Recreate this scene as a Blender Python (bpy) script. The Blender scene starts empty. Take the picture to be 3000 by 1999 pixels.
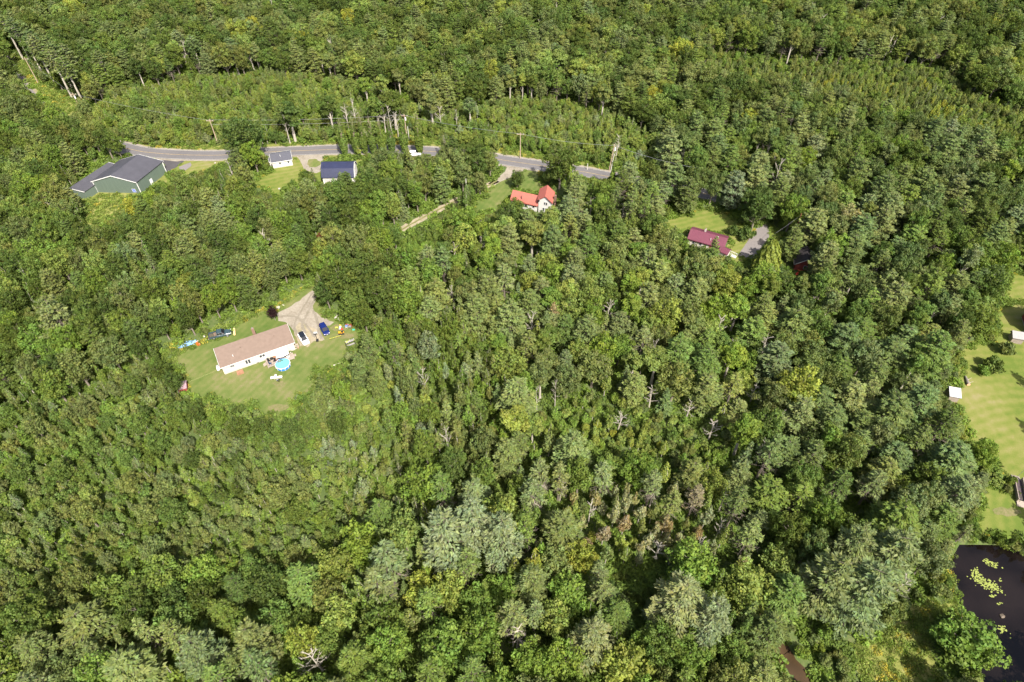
import bpy, bmesh, math, random
import numpy as np
from mathutils import Vector, Matrix
from mathutils.geometry import delaunay_2d_cdt
R = math.radians
SC = bpy.context.scene
COL = SC.collection

# ------------------------------------------------------------------ camera, sky, sun, exposure
CAM_H, PITCH, FPX = 132.0, R(47.5), 2000.0
cam_d = bpy.data.cameras.new('camera'); cam = bpy.data.objects.new('camera', cam_d); COL.objects.link(cam)
cam.location = (0, 0, CAM_H); cam.rotation_euler = (math.pi / 2 - PITCH, 0, 0)
cam_d.sensor_width = 36; cam_d.lens = 24; cam_d.clip_start = 1; cam_d.clip_end = 9000
SC.camera = cam
SUN_DIR = Vector((0.45, -0.89, 0)).normalized()          # horizontal direction towards the sun
SUN_EL = R(51)
w = bpy.data.worlds.new('World'); SC.world = w; w.use_nodes = True
wn = w.node_tree.nodes; wl = w.node_tree.links
sky = wn.new('ShaderNodeTexSky'); sky.sky_type = 'NISHITA'; sky.sun_disc = False
sky.dust_density = 4.0; sky.ozone_density = 0.4; sky.sun_elevation = SUN_EL; sky.sun_rotation = math.atan2(SUN_DIR.x, SUN_DIR.y)
wl.new(sky.outputs[0], wn['Background'].inputs[0]); wn['Background'].inputs[1].default_value = 0.105
sd = bpy.data.lights.new('sun', 'SUN'); sd.energy = 4.8; sd.angle = R(0.53); sd.color = (1, 0.94, 0.84)
so = bpy.data.objects.new('sun', sd); COL.objects.link(so); so.location = (60, -60, 150)
sv = Vector((SUN_DIR.x * math.cos(SUN_EL), SUN_DIR.y * math.cos(SUN_EL), math.sin(SUN_EL)))
so.rotation_euler = sv.to_track_quat('Z', 'Y').to_euler()
SC.view_settings.view_transform = 'Standard'; SC.view_settings.look = 'None'
SC.view_settings.exposure = 1.17; SC.view_settings.gamma = 1
cy = SC.cycles
cy.max_bounces = 5; cy.diffuse_bounces = 3; cy.glossy_bounces = 2; cy.transmission_bounces = 3; cy.transparent_max_bounces = 4
cy.caustics_reflective = False; cy.caustics_refractive = False

# ------------------------------------------------------------------ ground point of a direction / projection
SP, CP = math.sin(PITCH), math.cos(PITCH)
def G(px, py, z=0.0):
    x = (px - 1500) / FPX; y = -(py - 999.5) / FPX
    d = (x, CP + y * SP, -SP + y * CP); t = (z - CAM_H) / d[2]
    return (d[0] * t, d[1] * t)
def proj(X, Y, Z):
    Zc = Z - CAM_H
    dep = Y * CP - Zc * SP; up = Y * SP + Zc * CP
    dep = np.maximum(dep, 1.0)
    return 1500 + FPX * X / dep, 999.5 - FPX * up / dep
def zp(o, s, pts): return [(o[0] + a / s, o[1] + b / s) for a, b in pts]
def gp(pts, z=0.0): return [G(a, b, z) for a, b in pts]
def in_poly(x, y, poly):
    x = np.asarray(x, float); y = np.asarray(y, float); ins = np.zeros(x.shape, bool)
    n = len(poly); j = n - 1
    for i in range(n):
        xi, yi = poly[i]; xj, yj = poly[j]
        if yi != yj:
            c = ((yi > y) != (yj > y)) & (x < (xj - xi) * (y - yi) / (yj - yi) + xi)
            ins ^= c
        j = i
    return ins

# ------------------------------------------------------------------ materials
MATS = {}
def nodes(m): return m.node_tree.nodes, m.node_tree.links
def mat(name, col, rough=0.7, metal=0.0, spec=0.4, var=0.12, scale=3.0, bump=0.0, streak=None):
    if name in MATS: return MATS[name]
    m = bpy.data.materials.new(name); m.use_nodes = True; n, l = nodes(m); p = n['Principled BSDF']
    p.inputs['Roughness'].default_value = rough; p.inputs['Metallic'].default_value = metal
    p.inputs['Specular IOR Level'].default_value = spec
    tc = n.new('ShaderNodeTexCoord'); mp = n.new('ShaderNodeMapping'); l.new(tc.outputs['Object'], mp.inputs[0])
    if streak: mp.inputs['Scale'].default_value = streak
    no = n.new('ShaderNodeTexNoise'); no.inputs['Scale'].default_value = scale; no.inputs['Detail'].default_value = 5
    l.new(mp.outputs[0], no.inputs['Vector'])
    mr = n.new('ShaderNodeMapRange'); mr.inputs['From Min'].default_value = 0.3; mr.inputs['From Max'].default_value = 0.7
    mr.inputs['To Min'].default_value = 1 - var; mr.inputs['To Max'].default_value = 1 + var
    l.new(no.outputs[0], mr.inputs[0])
    mx = n.new('ShaderNodeVectorMath'); mx.operation = 'SCALE'; mx.inputs[0].default_value = col[:3]
    l.new(mr.outputs[0], mx.inputs['Scale']); l.new(mx.outputs[0], p.inputs['Base Color'])
    if bump:
        b = n.new('ShaderNodeBump'); b.inputs['Strength'].default_value = bump; b.inputs['Distance'].default_value = 0.05
        l.new(no.outputs[0], b.inputs['Height']); l.new(b.outputs[0], p.inputs['Normal'])
    MATS[name] = m; return m
def ramp_mat(name, stops, scales, rough=0.95, weights=None, wave=None, bump=0.3):
    """ground-like material: world-space noises summed and sent through a colour ramp"""
    m = bpy.data.materials.new(name); m.use_nodes = True; n, l = nodes(m); p = n['Principled BSDF']
    p.inputs['Roughness'].default_value = rough; p.inputs['Specular IOR Level'].default_value = 0.15
    tc = n.new('ShaderNodeNewGeometry'); acc = None
    weights = weights or [1.0 / len(scales)] * len(scales)
    for s, wt in zip(scales, weights):
        no = n.new('ShaderNodeTexNoise'); no.inputs['Scale'].default_value = s; no.inputs['Detail'].default_value = 4
        l.new(tc.outputs['Position'], no.inputs['Vector'])
        ma = n.new('ShaderNodeMath'); ma.operation = 'MULTIPLY_ADD'; ma.inputs[1].default_value = wt
        l.new(no.outputs[0], ma.inputs[0])
        if acc is None: ma.inputs[2].default_value = 0
        else: l.new(acc, ma.inputs[2])
        acc = ma.outputs[0]
    if wave:
        ang, sc, wt, dist = wave
        mp = n.new('ShaderNodeMapping'); mp.inputs['Rotation'].default_value = (0, 0, R(ang)); l.new(tc.outputs['Position'], mp.inputs[0])
        wv = n.new('ShaderNodeTexWave'); wv.inputs['Scale'].default_value = sc; wv.inputs['Distortion'].default_value = dist
        wv.inputs['Detail'].default_value = 2; wv.inputs['Detail Scale'].default_value = 0.25; l.new(mp.outputs[0], wv.inputs['Vector'])
        ma = n.new('ShaderNodeMath'); ma.operation = 'MULTIPLY_ADD'; ma.inputs[1].default_value = wt
        l.new(wv.outputs['Fac'], ma.inputs[0]); l.new(acc, ma.inputs[2]); acc = ma.outputs[0]
    cr = n.new('ShaderNodeValToRGB'); l.new(acc, cr.inputs[0]); e = cr.color_ramp.elements
    e[0].position, e[0].color = stops[0][0], (*stops[0][1], 1); e[1].position, e[1].color = stops[-1][0], (*stops[-1][1], 1)
    for pos, c in stops[1:-1]:
        q = e.new(pos); q.color = (*c, 1)
    l.new(cr.outputs[0], p.inputs['Base Color'])
    b = n.new('ShaderNodeBump'); b.inputs['Strength'].default_value = bump; b.inputs['Distance'].default_value = 0.15
    l.new(acc, b.inputs['Height']); l.new(b.outputs[0], p.inputs['Normal'])
    MATS[name] = m; return m
def leaf_mat(name, transl=0.28, fixed=None):
    """tint comes from the tree (property or point attribute 'tint'), small leaf-to-leaf change from the mesh attribute 'var'"""
    m = bpy.data.materials.new(name); m.use_nodes = True; n, l = nodes(m); p = n['Principled BSDF']
    p.inputs['Roughness'].default_value = 0.6; p.inputs['Specular IOR Level'].default_value = 0.13
    if fixed is None:
        a = n.new('ShaderNodeAttribute'); a.attribute_type = 'INSTANCER'; a.attribute_name = 'tint'; src = a.outputs['Vector']
    else:
        a = n.new('ShaderNodeCombineXYZ')
        for i in range(3): a.inputs[i].default_value = fixed[i]
        src = a.outputs[0]
    v = n.new('ShaderNodeAttribute'); v.attribute_type = 'GEOMETRY'; v.attribute_name = 'var'
    sx = n.new('ShaderNodeSeparateXYZ'); l.new(v.outputs['Vector'], sx.inputs[0])
    s1 = n.new('ShaderNodeVectorMath'); s1.operation = 'SCALE'; l.new(src, s1.inputs[0]); l.new(sx.outputs[0], s1.inputs['Scale'])
    # warm/cool shift
    m2 = n.new('ShaderNodeVectorMath'); m2.operation = 'MULTIPLY'
    cx = n.new('ShaderNodeCombineXYZ'); l.new(sx.outputs[1], cx.inputs[0]); cx.inputs[1].default_value = 1; l.new(sx.outputs[2], cx.inputs[2])
    l.new(s1.outputs[0], m2.inputs[0]); l.new(cx.outputs[0], m2.inputs[1])
    l.new(m2.outputs[0], p.inputs['Base Color'])
    tr = n.new('ShaderNodeBsdfTranslucent')
    t2 = n.new('ShaderNodeVectorMath'); t2.operation = 'MULTIPLY'; t2.inputs[1].default_value = (1.25, 1.3, 0.6)
    l.new(m2.outputs[0], t2.inputs[0]); l.new(t2.outputs[0], tr.inputs[0])
    mx = n.new('ShaderNodeMixShader'); mx.inputs[0].default_value = transl
    l.new(p.outputs[0], mx.inputs[1]); l.new(tr.outputs[0], mx.inputs[2])
    l.new(mx.outputs[0], n['Material Output'].inputs[0])
    return m
LEAF = leaf_mat('broad_leaf', 0.40); NEEDLE = leaf_mat('pine_needle', 0.28)
DBARK = mat('pine_bark', (0.12, 0.10, 0.08), 0.9, var=0.35, scale=2, streak=(3, 3, 0.4))
BARK = mat('bark', (0.17, 0.145, 0.115), 0.9, var=0.35, scale=2, streak=(3, 3, 0.4))
PALE = mat('pale_bark', (0.34, 0.31, 0.26), 0.85, var=0.3, scale=2, streak=(3, 3, 0.5))
DEADW = mat('dead_wood', (0.33, 0.29, 0.24), 0.9, var=0.3, scale=2)

# ------------------------------------------------------------------ mesh helpers
class MB:
    def __init__(s): s.v = []; s.f = []; s.mi = []
    def quad(s, pts, mi=0):
        b = len(s.v); s.v += [tuple(p) for p in pts]; s.f.append(tuple(range(b, b + len(pts)))); s.mi.append(mi); return s
    def box(s, x0, x1, y0, y1, z0, z1, mi=0):
        b = len(s.v)
        s.v += [(x0, y0, z0), (x1, y0, z0), (x1, y1, z0), (x0, y1, z0), (x0, y0, z1), (x1, y0, z1), (x1, y1, z1), (x0, y1, z1)]
        for f in ((0, 3, 2, 1), (4, 5, 6, 7), (0, 1, 5, 4), (1, 2, 6, 5), (2, 3, 7, 6), (3, 0, 4, 7)):
            s.f.append(tuple(b + i for i in f)); s.mi.append(mi)
        return s
    def obox(s, c, size, rz=0, rx=0, ry=0, mi=0):
        M = Matrix.Translation(c) @ Matrix.Rotation(rz, 4, 'Z') @ Matrix.Rotation(ry, 4, 'Y') @ Matrix.Rotation(rx, 4, 'X')
        k = len(s.v); a, b2, c2 = size[0] / 2, size[1] / 2, size[2] / 2
        s.box(-a, a, -b2, b2, -c2, c2, mi)
        for i in range(k, len(s.v)): s.v[i] = tuple(M @ Vector(s.v[i]))
        return s
    def tube(s, pts, rad, n=6, mi=0, cap=True):
        pts = [Vector(p) for p in pts]
        if not hasattr(rad, '__len__'): rad = [rad] * len(pts)
        rings = []
        for i, p in enumerate(pts):
            d = (pts[min(i + 1, len(pts) - 1)] - pts[max(i - 1, 0)]).normalized()
            u = d.cross(Vector((0.31, 0.2, 0.93)) if abs(d.z) < 0.9 else Vector((1, 0, 0))).normalized(); w_ = d.cross(u)
            b = len(s.v)
            for k in range(n):
                a = 2 * math.pi * k / n; s.v.append(tuple(p + (u * math.cos(a) + w_ * math.sin(a)) * rad[i]))
            rings.append(b)
        for i in range(len(rings) - 1):
            for k in range(n):
                a, b = rings[i], rings[i + 1]; k2 = (k + 1) % n
                s.f.append((a + k, a + k2, b + k2, b + k)); s.mi.append(mi)
        if cap:
            s.f.append(tuple(rings[0] + k for k in range(n))[::-1]); s.mi.append(mi)
            s.f.append(tuple(rings[-1] + k for k in range(n))); s.mi.append(mi)
        return s
    def prism(s, poly, y0, y1, mi=0):
        """poly in x,z swept along y"""
        b = len(s.v); n = len(poly)
        s.v += [(x, y0, z) for x, z in poly] + [(x, y1, z) for x, z in poly]
        s.f.append(tuple(b + i for i in range(n))); s.mi.append(mi)
        s.f.append(tuple(b + n + i for i in range(n))[::-1]); s.mi.append(mi)
        for i in range(n):
            j = (i + 1) % n; s.f.append((b + j, b + i, b + n + i, b + n + j)); s.mi.append(mi)
        return s
    def shear(s, k):
        s.v = [(x + k * y, y, z) for x, y, z in s.v]; return s
    def mesh(s, name, mats):
        me = bpy.data.meshes.new(name); me.from_pydata(s.v, [], s.f)
        for m in (mats if isinstance(mats, (list, tuple)) else [mats]): me.materials.append(m)
        me.polygons.foreach_set('material_index', s.mi)
        bm = bmesh.new(); bm.from_mesh(me); bmesh.ops.recalc_face_normals(bm, faces=bm.faces); bm.to_mesh(me); bm.free()
        return me
    def build(s, name, mats, parent=None, bevel=0.0, smooth=False):
        me = s.mesh(name, mats); o = bpy.data.objects.new(name, me); COL.objects.link(o)
        if parent: o.parent = parent
        if bevel:
            md = o.modifiers.new('bevel', 'BEVEL'); md.width = bevel; md.segments = 2; md.limit_method = 'ANGLE'
        if smooth: me.polygons.foreach_set('use_smooth', [True] * len(me.polygons))
        return o
def tag(o, label=None, cat=None, group=None, kind=None):
    if label: o['label'] = label
    if cat: o['category'] = cat
    if group: o['group'] = group
    if kind: o['kind'] = kind
    return o
def thing(name, label, cat, loc=(0, 0, 0), rz=0.0, group=None):
    o = bpy.data.objects.new(name, None); COL.objects.link(o); o.location = (*loc, 0)[:3]; o.rotation_euler = (0, 0, rz)
    o.empty_display_size = 0.3
    return tag(o, label, cat, group)
def smooth_line(pts, sub=6):
    out = []; P = [Vector((*p, 0)) for p in pts]
    for i in range(len(P) - 1):
        p0, p1, p2, p3 = P[max(i - 1, 0)], P[i], P[i + 1], P[min(i + 2, len(P) - 1)]
        for k in range(sub):
            t = k / sub
            out.append(0.5 * ((2 * p1) + (p2 - p0) * t + (2 * p0 - 5 * p1 + 4 * p2 - p3) * t * t + (3 * p1 - p0 - 3 * p2 + p3) * t ** 3))
    out.append(P[-1]); return [(p.x, p.y) for p in out]
def offset_line(line, d):
    out = []
    for i, p in enumerate(line):
        a = line[max(i - 1, 0)]; b = line[min(i + 1, len(line) - 1)]
        t = Vector((b[0] - a[0], b[1] - a[1])).normalized(); out.append((p[0] - t.y * d, p[1] + t.x * d))
    return out
def strip(name, line, w0, w1, z, m, kind='structure', wob=0.0, seed=1):
    rr = random.Random(seed); a = offset_line(line, w0); b = offset_line(line, w1); s = MB()
    if wob:
        a = [(x + rr.uniform(-wob, wob), y + rr.uniform(-wob, wob)) for x, y in a]; b = [(x + rr.uniform(-wob, wob), y + rr.uniform(-wob, wob)) for x, y in b]
    s.v = [(x, y, z) for x, y in a] + [(x, y, z) for x, y in b]; n = len(a)
    for i in range(n - 1): s.f.append((i, i + 1, n + i + 1, n + i)); s.mi.append(0)
    o = s.build(name, m); o['kind'] = kind; return o
def ragged(poly, step=2.0, amp=0.5, grow=0.0, seed=0):
    """subdivide the outline of a ground polygon, push it outward and make it uneven"""
    rr = random.Random(seed); out = []; n = len(poly)
    ar = sum(poly[i][0] * poly[(i + 1) % n][1] - poly[(i + 1) % n][0] * poly[i][1] for i in range(n)); sg = 1 if ar > 0 else -1
    for i in range(n):
        a = Vector(poly[i]); b = Vector(poly[(i + 1) % n]); d = b - a; k = max(1, int(d.length / step))
        nn = Vector((d.y, -d.x)).normalized() * sg if d.length > 1e-6 else Vector((0, 0))
        for j in range(k): out.append(tuple(a + d * (j / k) + nn * (grow + rr.uniform(-amp, amp))))
    return out
def sheet(name, poly, z, m, kind='structure', label=None):
    vs, _, fs, *_r = delaunay_2d_cdt([Vector(p) for p in poly], [], [list(range(len(poly)))], 1, 1e-4)
    me = bpy.data.meshes.new(name); me.from_pydata([(v.x, v.y, z) for v in vs], [], [tuple(f) for f in fs]); me.materials.append(m)
    bm = bmesh.new(); bm.from_mesh(me)
    for f in bm.faces:
        f.normal_update()
        if f.normal.z < 0: f.normal_flip()
    bm.to_mesh(me); bm.free()
    o = bpy.data.objects.new(name, me); COL.objects.link(o); o['kind'] = kind
    if label: o['label'] = label
    return o

# ------------------------------------------------------------------ regions, as seen (pixels of the 3000 px photograph)
V1 = ((480, 820), 3.563); V2 = ((200, 360), 3.922); V3 = ((740, 380), 3.922); V4 = ((1340, 400), 4.706); V5 = ((1900, 580), 4.278)
V6 = ((2600, 780), 1.9125); V7 = ((2100, 1550), 2.614); V8 = ((0, 0), 3.361)
LAWN_HOME = zp(*V1, [(1570, 65), (1420, 130), (1300, 230), (1180, 330), (1060, 350), (960, 385), (830, 440), (740, 500), (640, 600), (480, 640), (380, 690), (250, 740), (150, 830), (130, 880), (180, 930),
    (245, 1000), (262, 1080), (262, 1160), (300, 1220), (400, 1240), (500, 1190), (620, 1270), (760, 1290), (900, 1280), (990, 1340), (1000, 1390), (1100, 1400), (1180, 1440), (1260, 1420), (1340, 1390), (1310, 1260),
    (1380, 1190), (1500, 1180), (1560, 1080), (1545, 960), (1600, 880), (1700, 960), (1880, 890), (1890, 780), (1900, 700), (2040, 700), (2050, 560), (1960, 520), (1870, 450), (1780, 400), (1700, 400), (1650, 360), (1620, 290), (1600, 230)])
DRIVE_HOME = zp(*V1, [(1560, 110), (1420, 220), (1300, 300), (1190, 350), (1195, 430), (1280, 440), (1340, 500), (1380, 580), (1420, 680), (1500, 690), (1560, 640), (1680, 630), (1640, 560), (1620, 470), (1740, 480), (1780, 440), (1640, 400),
    (1560, 330), (1555, 270), (1600, 200)])
LAWN_GREEN = zp(*V2, [(1340, 432), (1850, 415), (1800, 440), (1720, 490), (1600, 540), (1450, 580), (1345, 600), (1320, 560), (1160, 550), (1150, 600), (1165, 690), (1140, 740), (1060, 690), (985, 715), (1125, 590), (1290, 475)])
YARD_GREEN = zp(*V2, [(900, 388), (1345, 430), (1290, 475), (1125, 590), (1080, 478)])
WEEDS_GREEN = zp(*V2, [(150, 860), (350, 800), (700, 835), (820, 830), (700, 880), (640, 900), (630, 1000), (500, 1080), (380, 1130), (220, 1160), (200, 950)])
LAWN_COT = zp(*V3, [(470, 290), (970, 275), (970, 310), (815, 330), (810, 480), (830, 570), (840, 620), (790, 640), (700, 560), (640, 480), (560, 470), (545, 520), (550, 630), (470, 610), (350, 680), (340, 760), (300, 780),
    (180, 680), (130, 650), (0, 640), (100, 550), (240, 480), (240, 452), (465, 415), (500, 340)])
GRAVEL_COT = zp(*V3, [(470, 288), (860, 275), (960, 280), (860, 300), (812, 345), (808, 470), (740, 497), (680, 490), (600, 450), (560, 380), (520, 330)])
ISLAND_COT = zp(*V3, [(618, 400), (650, 340), (720, 335), (790, 380), (780, 410), (720, 437), (660, 430)])
STRIP_BARN = zp(*V3, [(1210, 335), (1330, 330), (1250, 380), (1215, 372)])
LAWN_RED = zp(*V4, [(960, 455), (1165, 470), (1105, 520), (1110, 600), (1200, 680), (1110, 760), (940, 740), (780, 690), (728, 822), (640, 880), (570, 960), (545, 1020), (500, 1060), (440, 1000), (420, 1050), (310, 1060), (250, 1000), (255, 880),
    (345, 880), (400, 850), (420, 780), (510, 690), (480, 665), (600, 620), (720, 570), (760, 550), (870, 510)])
DRIVE_RED = zp(*V4, [(650, 385), (682, 430), (662, 490), (560, 570), (425, 655), (480, 668), (600, 622), (760, 550), (840, 500), (950, 460), (1150, 462), (1000, 440), (800, 400)])
LAWN_MAROON = zp(*V5, [(210, 290), (330, 230), (500, 230), (600, 155), (720, 160), (940, 190), (1100, 310), (1180, 370), (1320, 385), (1290, 500), (1120, 735), (1150, 745), (1230, 880), (1150, 850), (1060, 800), (1000, 690), (1055, 570),
    (1000, 470), (640, 400), (520, 385), (400, 440), (380, 400), (220, 340)])
LAWN_MAROON2 = zp(*V5, [(1505, 380), (1580, 400), (1690, 510), (1740, 600), (1690, 640), (1620, 520), (1512, 500)])
DRIVE_MAROON = zp(*V5, [(1385, 335), (1505, 320), (1512, 490), (1400, 640), (1310, 765), (1120, 725), (1270, 500)])
LAWN_E1 = zp(*V6, [(690, 58), (760, 50), (900, 60), (900, 200), (765, 192), (700, 200), (665, 180)])
LAWN_E2 = zp(*V6, [(645, 235), (765, 208), (950, 210), (950, 1300), (765, 1225), (700, 1180), (620, 1140), (600, 1060), (590, 1000), (480, 978), (430, 870), (395, 740), (410, 650), (440, 600), (425, 560), (432, 470), (480, 445), (600, 440), (640, 350), (622, 270)])
LAWN_E3 = zp(*V6, [(560, 1250), (640, 1265), (705, 1305), (765, 1325), (950, 1350), (950, 1560), (765, 1522), (650, 1500), (525, 1480), (522, 1400), (545, 1300)])
MEADOW_SE = zp(*V7, [(1060, 880), (1280, 800), (1450, 660), (1560, 520), (1700, 560), (1820, 560), (1860, 620), (1700, 680), (1640, 900), (1700, 1080), (1760, 1200), (1150, 1200), (1040, 1020)])
POND = zp(*V7, [(1815, 130), (1900, 118), (2000, 112), (2200, 150), (2353, 215), (2700, 330), (3100, 700), (3100, 1300), (1960, 1300), (1920, 1100), (1890, 900), (1880, 740), (1850, 600), (1838, 520), (1832, 400), (1800, 340), (1835, 230)])
POND_VIS = zp(*V7, [(1850, 150), (2000, 112), (2200, 150), (2353, 215), (2353, 1174), (2110, 1174), (2160, 1050), (2150, 950), (2100, 850), (2050, 740), (1980, 650), (1880, 610), (1840, 540), (1835, 420), (1810, 340), (1840, 240)])
VERGE_N = [(772, 440), (778, 430), (900, 424), (1000, 415), (1100, 418), (1130, 400), (1180, 396), (1280, 410), (1285, 432), (1150, 427), (995, 427)]
VERGE_NW = [(388, 428), (450, 437), (520, 444), (650, 445), (660, 425), (560, 432), (470, 432)]
VERGE_RED = zp(*V4, [(600, 180), (800, 190), (1000, 240), (1240, 290), (1215, 365), (900, 310), (610, 280)])
VERGE_E = zp(*V4, [(1660, 380), (1850, 400), (2000, 440), (2060, 500), (1860, 480), (1670, 445)])
ROAD_VIS = [[(398, 434), (450, 441), (520, 446), (650, 447), (648, 461), (520, 462), (440, 456)], [(775, 440), (995, 428), (1000, 448), (780, 452)], [(1200, 428), (1275, 432), (1268, 452), (1205, 452)], zp(*V4, [(612, 285), (1200, 370), (1180, 455), (640, 385)]),
    zp(*V4, [(1668, 448), (1760, 460), (1860, 485), (2040, 515), (2030, 530), (1860, 500), (1680, 475)])]
TRACK_VIS = zp(*V3, [(1705, 1150), (2000, 955), (2290, 815), (2340, 830), (2170, 935), (2020, 1040), (1790, 1190)])
MEADOW_NW = zp(*V8, [(60, 560), (150, 530), (280, 640), (370, 800), (480, 850), (560, 900), (730, 990), (760, 1090), (650, 1140), (540, 1020), (470, 1000), (350, 850), (210, 720), (150, 660)])
ROADNW_VIS = zp(*V8, [(205, 725), (250, 740), (480, 1000), (450, 1010), (300, 850), (180, 770)])
WEEDS_HOME = zp(*V1, [(0, 650), (160, 690), (330, 620), (420, 600), (540, 500), (640, 410), (760, 360), (940, 320), (1060, 290), (1180, 320), (1300, 220), (1570, 60), (1560, 20), (1300, 150), (1180, 260), (1060, 345), (830, 440), (640, 560), (380, 690), (140, 830), (110, 900), (0, 930)])
WEEDS_E = zp(*V1, [(1310, 1260), (1380, 1190), (1500, 1180), (1560, 1300), (1340, 1380)]); WEEDS_E2 = zp(*V1, [(1760, 1000), (2050, 950), (2060, 1200), (1900, 1250), (1760, 1240)])
WEEDS_NE = [(2560, 200), (2680, 215), (2800, 290), (2730, 330), (2620, 290), (2570, 255)]
BANK = zp(*V7, [(1560, 520), (1650, 160), (1760, 160), (1815, 130), (1835, 230), (1800, 340), (1838, 520), (1850, 600), (1700, 560)])
BANK2 = zp(*V7, [(1900, 118), (2000, 60), (2200, 80), (2353, 100), (2600, 200), (2600, 320), (2353, 215), (2200, 150), (2000, 112)])
DITCH_E = zp(*V6, [(600, 1190), (700, 1190), (900, 1290), (900, 1340), (720, 1310), (640, 1265), (570, 1240)])
# buildings as seen, so that no tree is put in front of them
BV = [zp((540, 930), 4.525, [(375, 430), (890, 180), (1330, 105), (1460, 425), (1500, 400), (1480, 540), (1400, 560), (1400, 650), (1300, 700), (1030, 680), (790, 750), (535, 770), (410, 620)]),
      zp(*V2, [(130, 640), (395, 450), (525, 500), (600, 462), (812, 388), (1085, 475), (1122, 590), (985, 700), (845, 800), (340, 800), (160, 870), (120, 840), (160, 770)]),
      zp(*V3, [(205, 265), (425, 232), (468, 415), (225, 455)]), zp(*V3, [(805, 312), (1200, 312), (1212, 430), (1165, 470), (960, 470), (940, 550), (835, 575)]),
      zp(*V4, [(725, 820), (780, 685), (1130, 765), (1230, 680), (1310, 672), (1400, 735), (1390, 860), (1320, 880), (1280, 930), (1100, 965), (1000, 955), (880, 850), (760, 830)]),
      zp(*V5, [(480, 530), (487, 455), (520, 385), (630, 370), (1008, 465), (1058, 570), (1000, 690), (930, 640), (905, 570), (870, 560), (780, 500), (700, 580), (600, 560)]),
      zp(*V5, [(1680, 720), (1700, 660), (1860, 600), (1870, 690), (1850, 780), (1940, 850), (1900, 980), (1830, 980), (1840, 850), (1740, 790)]),
      zp(*V6, [(675, 415), (700, 378), (752, 390), (735, 440)]), zp(*V6, [(325, 745), (345, 660), (398, 668), (378, 745)]), zp(*V6, [(700, 1300), (720, 1210), (765, 1210), (765, 1300)])]
HUT_VIS = zp(*V1, [(160, 1110), (215, 1090), (245, 1150), (230, 1200), (200, 1180)]); BV.append(HUT_VIS)
CLEAR_VIS = [LAWN_HOME, LAWN_GREEN, YARD_GREEN, LAWN_COT, GRAVEL_COT, STRIP_BARN, LAWN_RED, DRIVE_RED, LAWN_MAROON, LAWN_MAROON2, DRIVE_MAROON, LAWN_E1, LAWN_E2, LAWN_E3, MEADOW_SE, POND_VIS,
             VERGE_N, VERGE_NW, VERGE_RED, VERGE_E, TRACK_VIS, MEADOW_NW, ROADNW_VIS, WEEDS_GREEN, WEEDS_HOME] + ROAD_VIS + BV

# ------------------------------------------------------------------ ground, lawns, roads, water
M_FLOOR = ramp_mat('forest_floor', [(0.35, (0.045, 0.070, 0.020)), (0.5, (0.07, 0.10, 0.03)), (0.68, (0.12, 0.12, 0.055))], [0.15, 1.3, 6])
M_LAWN = ramp_mat('mown_grass', [(0.40, (0.060, 0.096, 0.019)), (0.49, (0.086, 0.114, 0.028)), (0.56, (0.114, 0.128, 0.040)), (0.66, (0.165, 0.140, 0.075))], [0.06, 0.45, 5], weights=[0.5, 0.3, 0.2], wave=(28, 0.2, 0.035, 7.0))
M_LAWN2 = ramp_mat('dry_mown_grass', [(0.42, (0.082, 0.118, 0.020)), (0.52, (0.120, 0.140, 0.030)), (0.61, (0.155, 0.155, 0.048)), (0.72, (0.195, 0.17, 0.085))], [0.05, 0.5, 5], weights=[0.45, 0.3, 0.25], wave=(70, 0.16, 0.07, 8.0))
M_MEAD = ramp_mat('rough_meadow', [(0.32, (0.06, 0.09, 0.02)), (0.5, (0.15, 0.16, 0.04)), (0.7, (0.28, 0.24, 0.11))], [0.2, 1.2, 8])
M_ASPH = ramp_mat('asphalt', [(0.3, (0.085, 0.081, 0.083)), (0.5, (0.115, 0.109, 0.111)), (0.7, (0.14, 0.132, 0.135))], [0.1, 2, 20], rough=0.85, bump=0.1)
M_ASPH2 = ramp_mat('old_asphalt', [(0.3, (0.13, 0.118, 0.115)), (0.7, (0.19, 0.172, 0.165))], [0.15, 2, 12], rough=0.9, bump=0.1)
M_ASPHD = ramp_mat('dark_asphalt', [(0.3, (0.045, 0.042, 0.045)), (0.7, (0.085, 0.08, 0.082))], [0.15, 2, 12], rough=0.9, bump=0.1)
M_GRAV = ramp_mat('gravel', [(0.34, (0.12, 0.105, 0.075)), (0.46, (0.20, 0.175, 0.14)), (0.56, (0.24, 0.215, 0.175)), (0.7, (0.30, 0.275, 0.235))], [0.25, 1.6, 9], rough=0.95)
M_RUT = ramp_mat('packed_earth', [(0.34, (0.13, 0.115, 0.085)), (0.66, (0.22, 0.195, 0.16))], [0.5, 2.2, 9])
M_DIRT = ramp_mat('sandy_dirt', [(0.34, (0.13, 0.13, 0.06)), (0.5, (0.24, 0.205, 0.145)), (0.68, (0.33, 0.28, 0.21))], [0.3, 1.6, 9], rough=0.95)
POND_G = gp(POND, -0.5)
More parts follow.
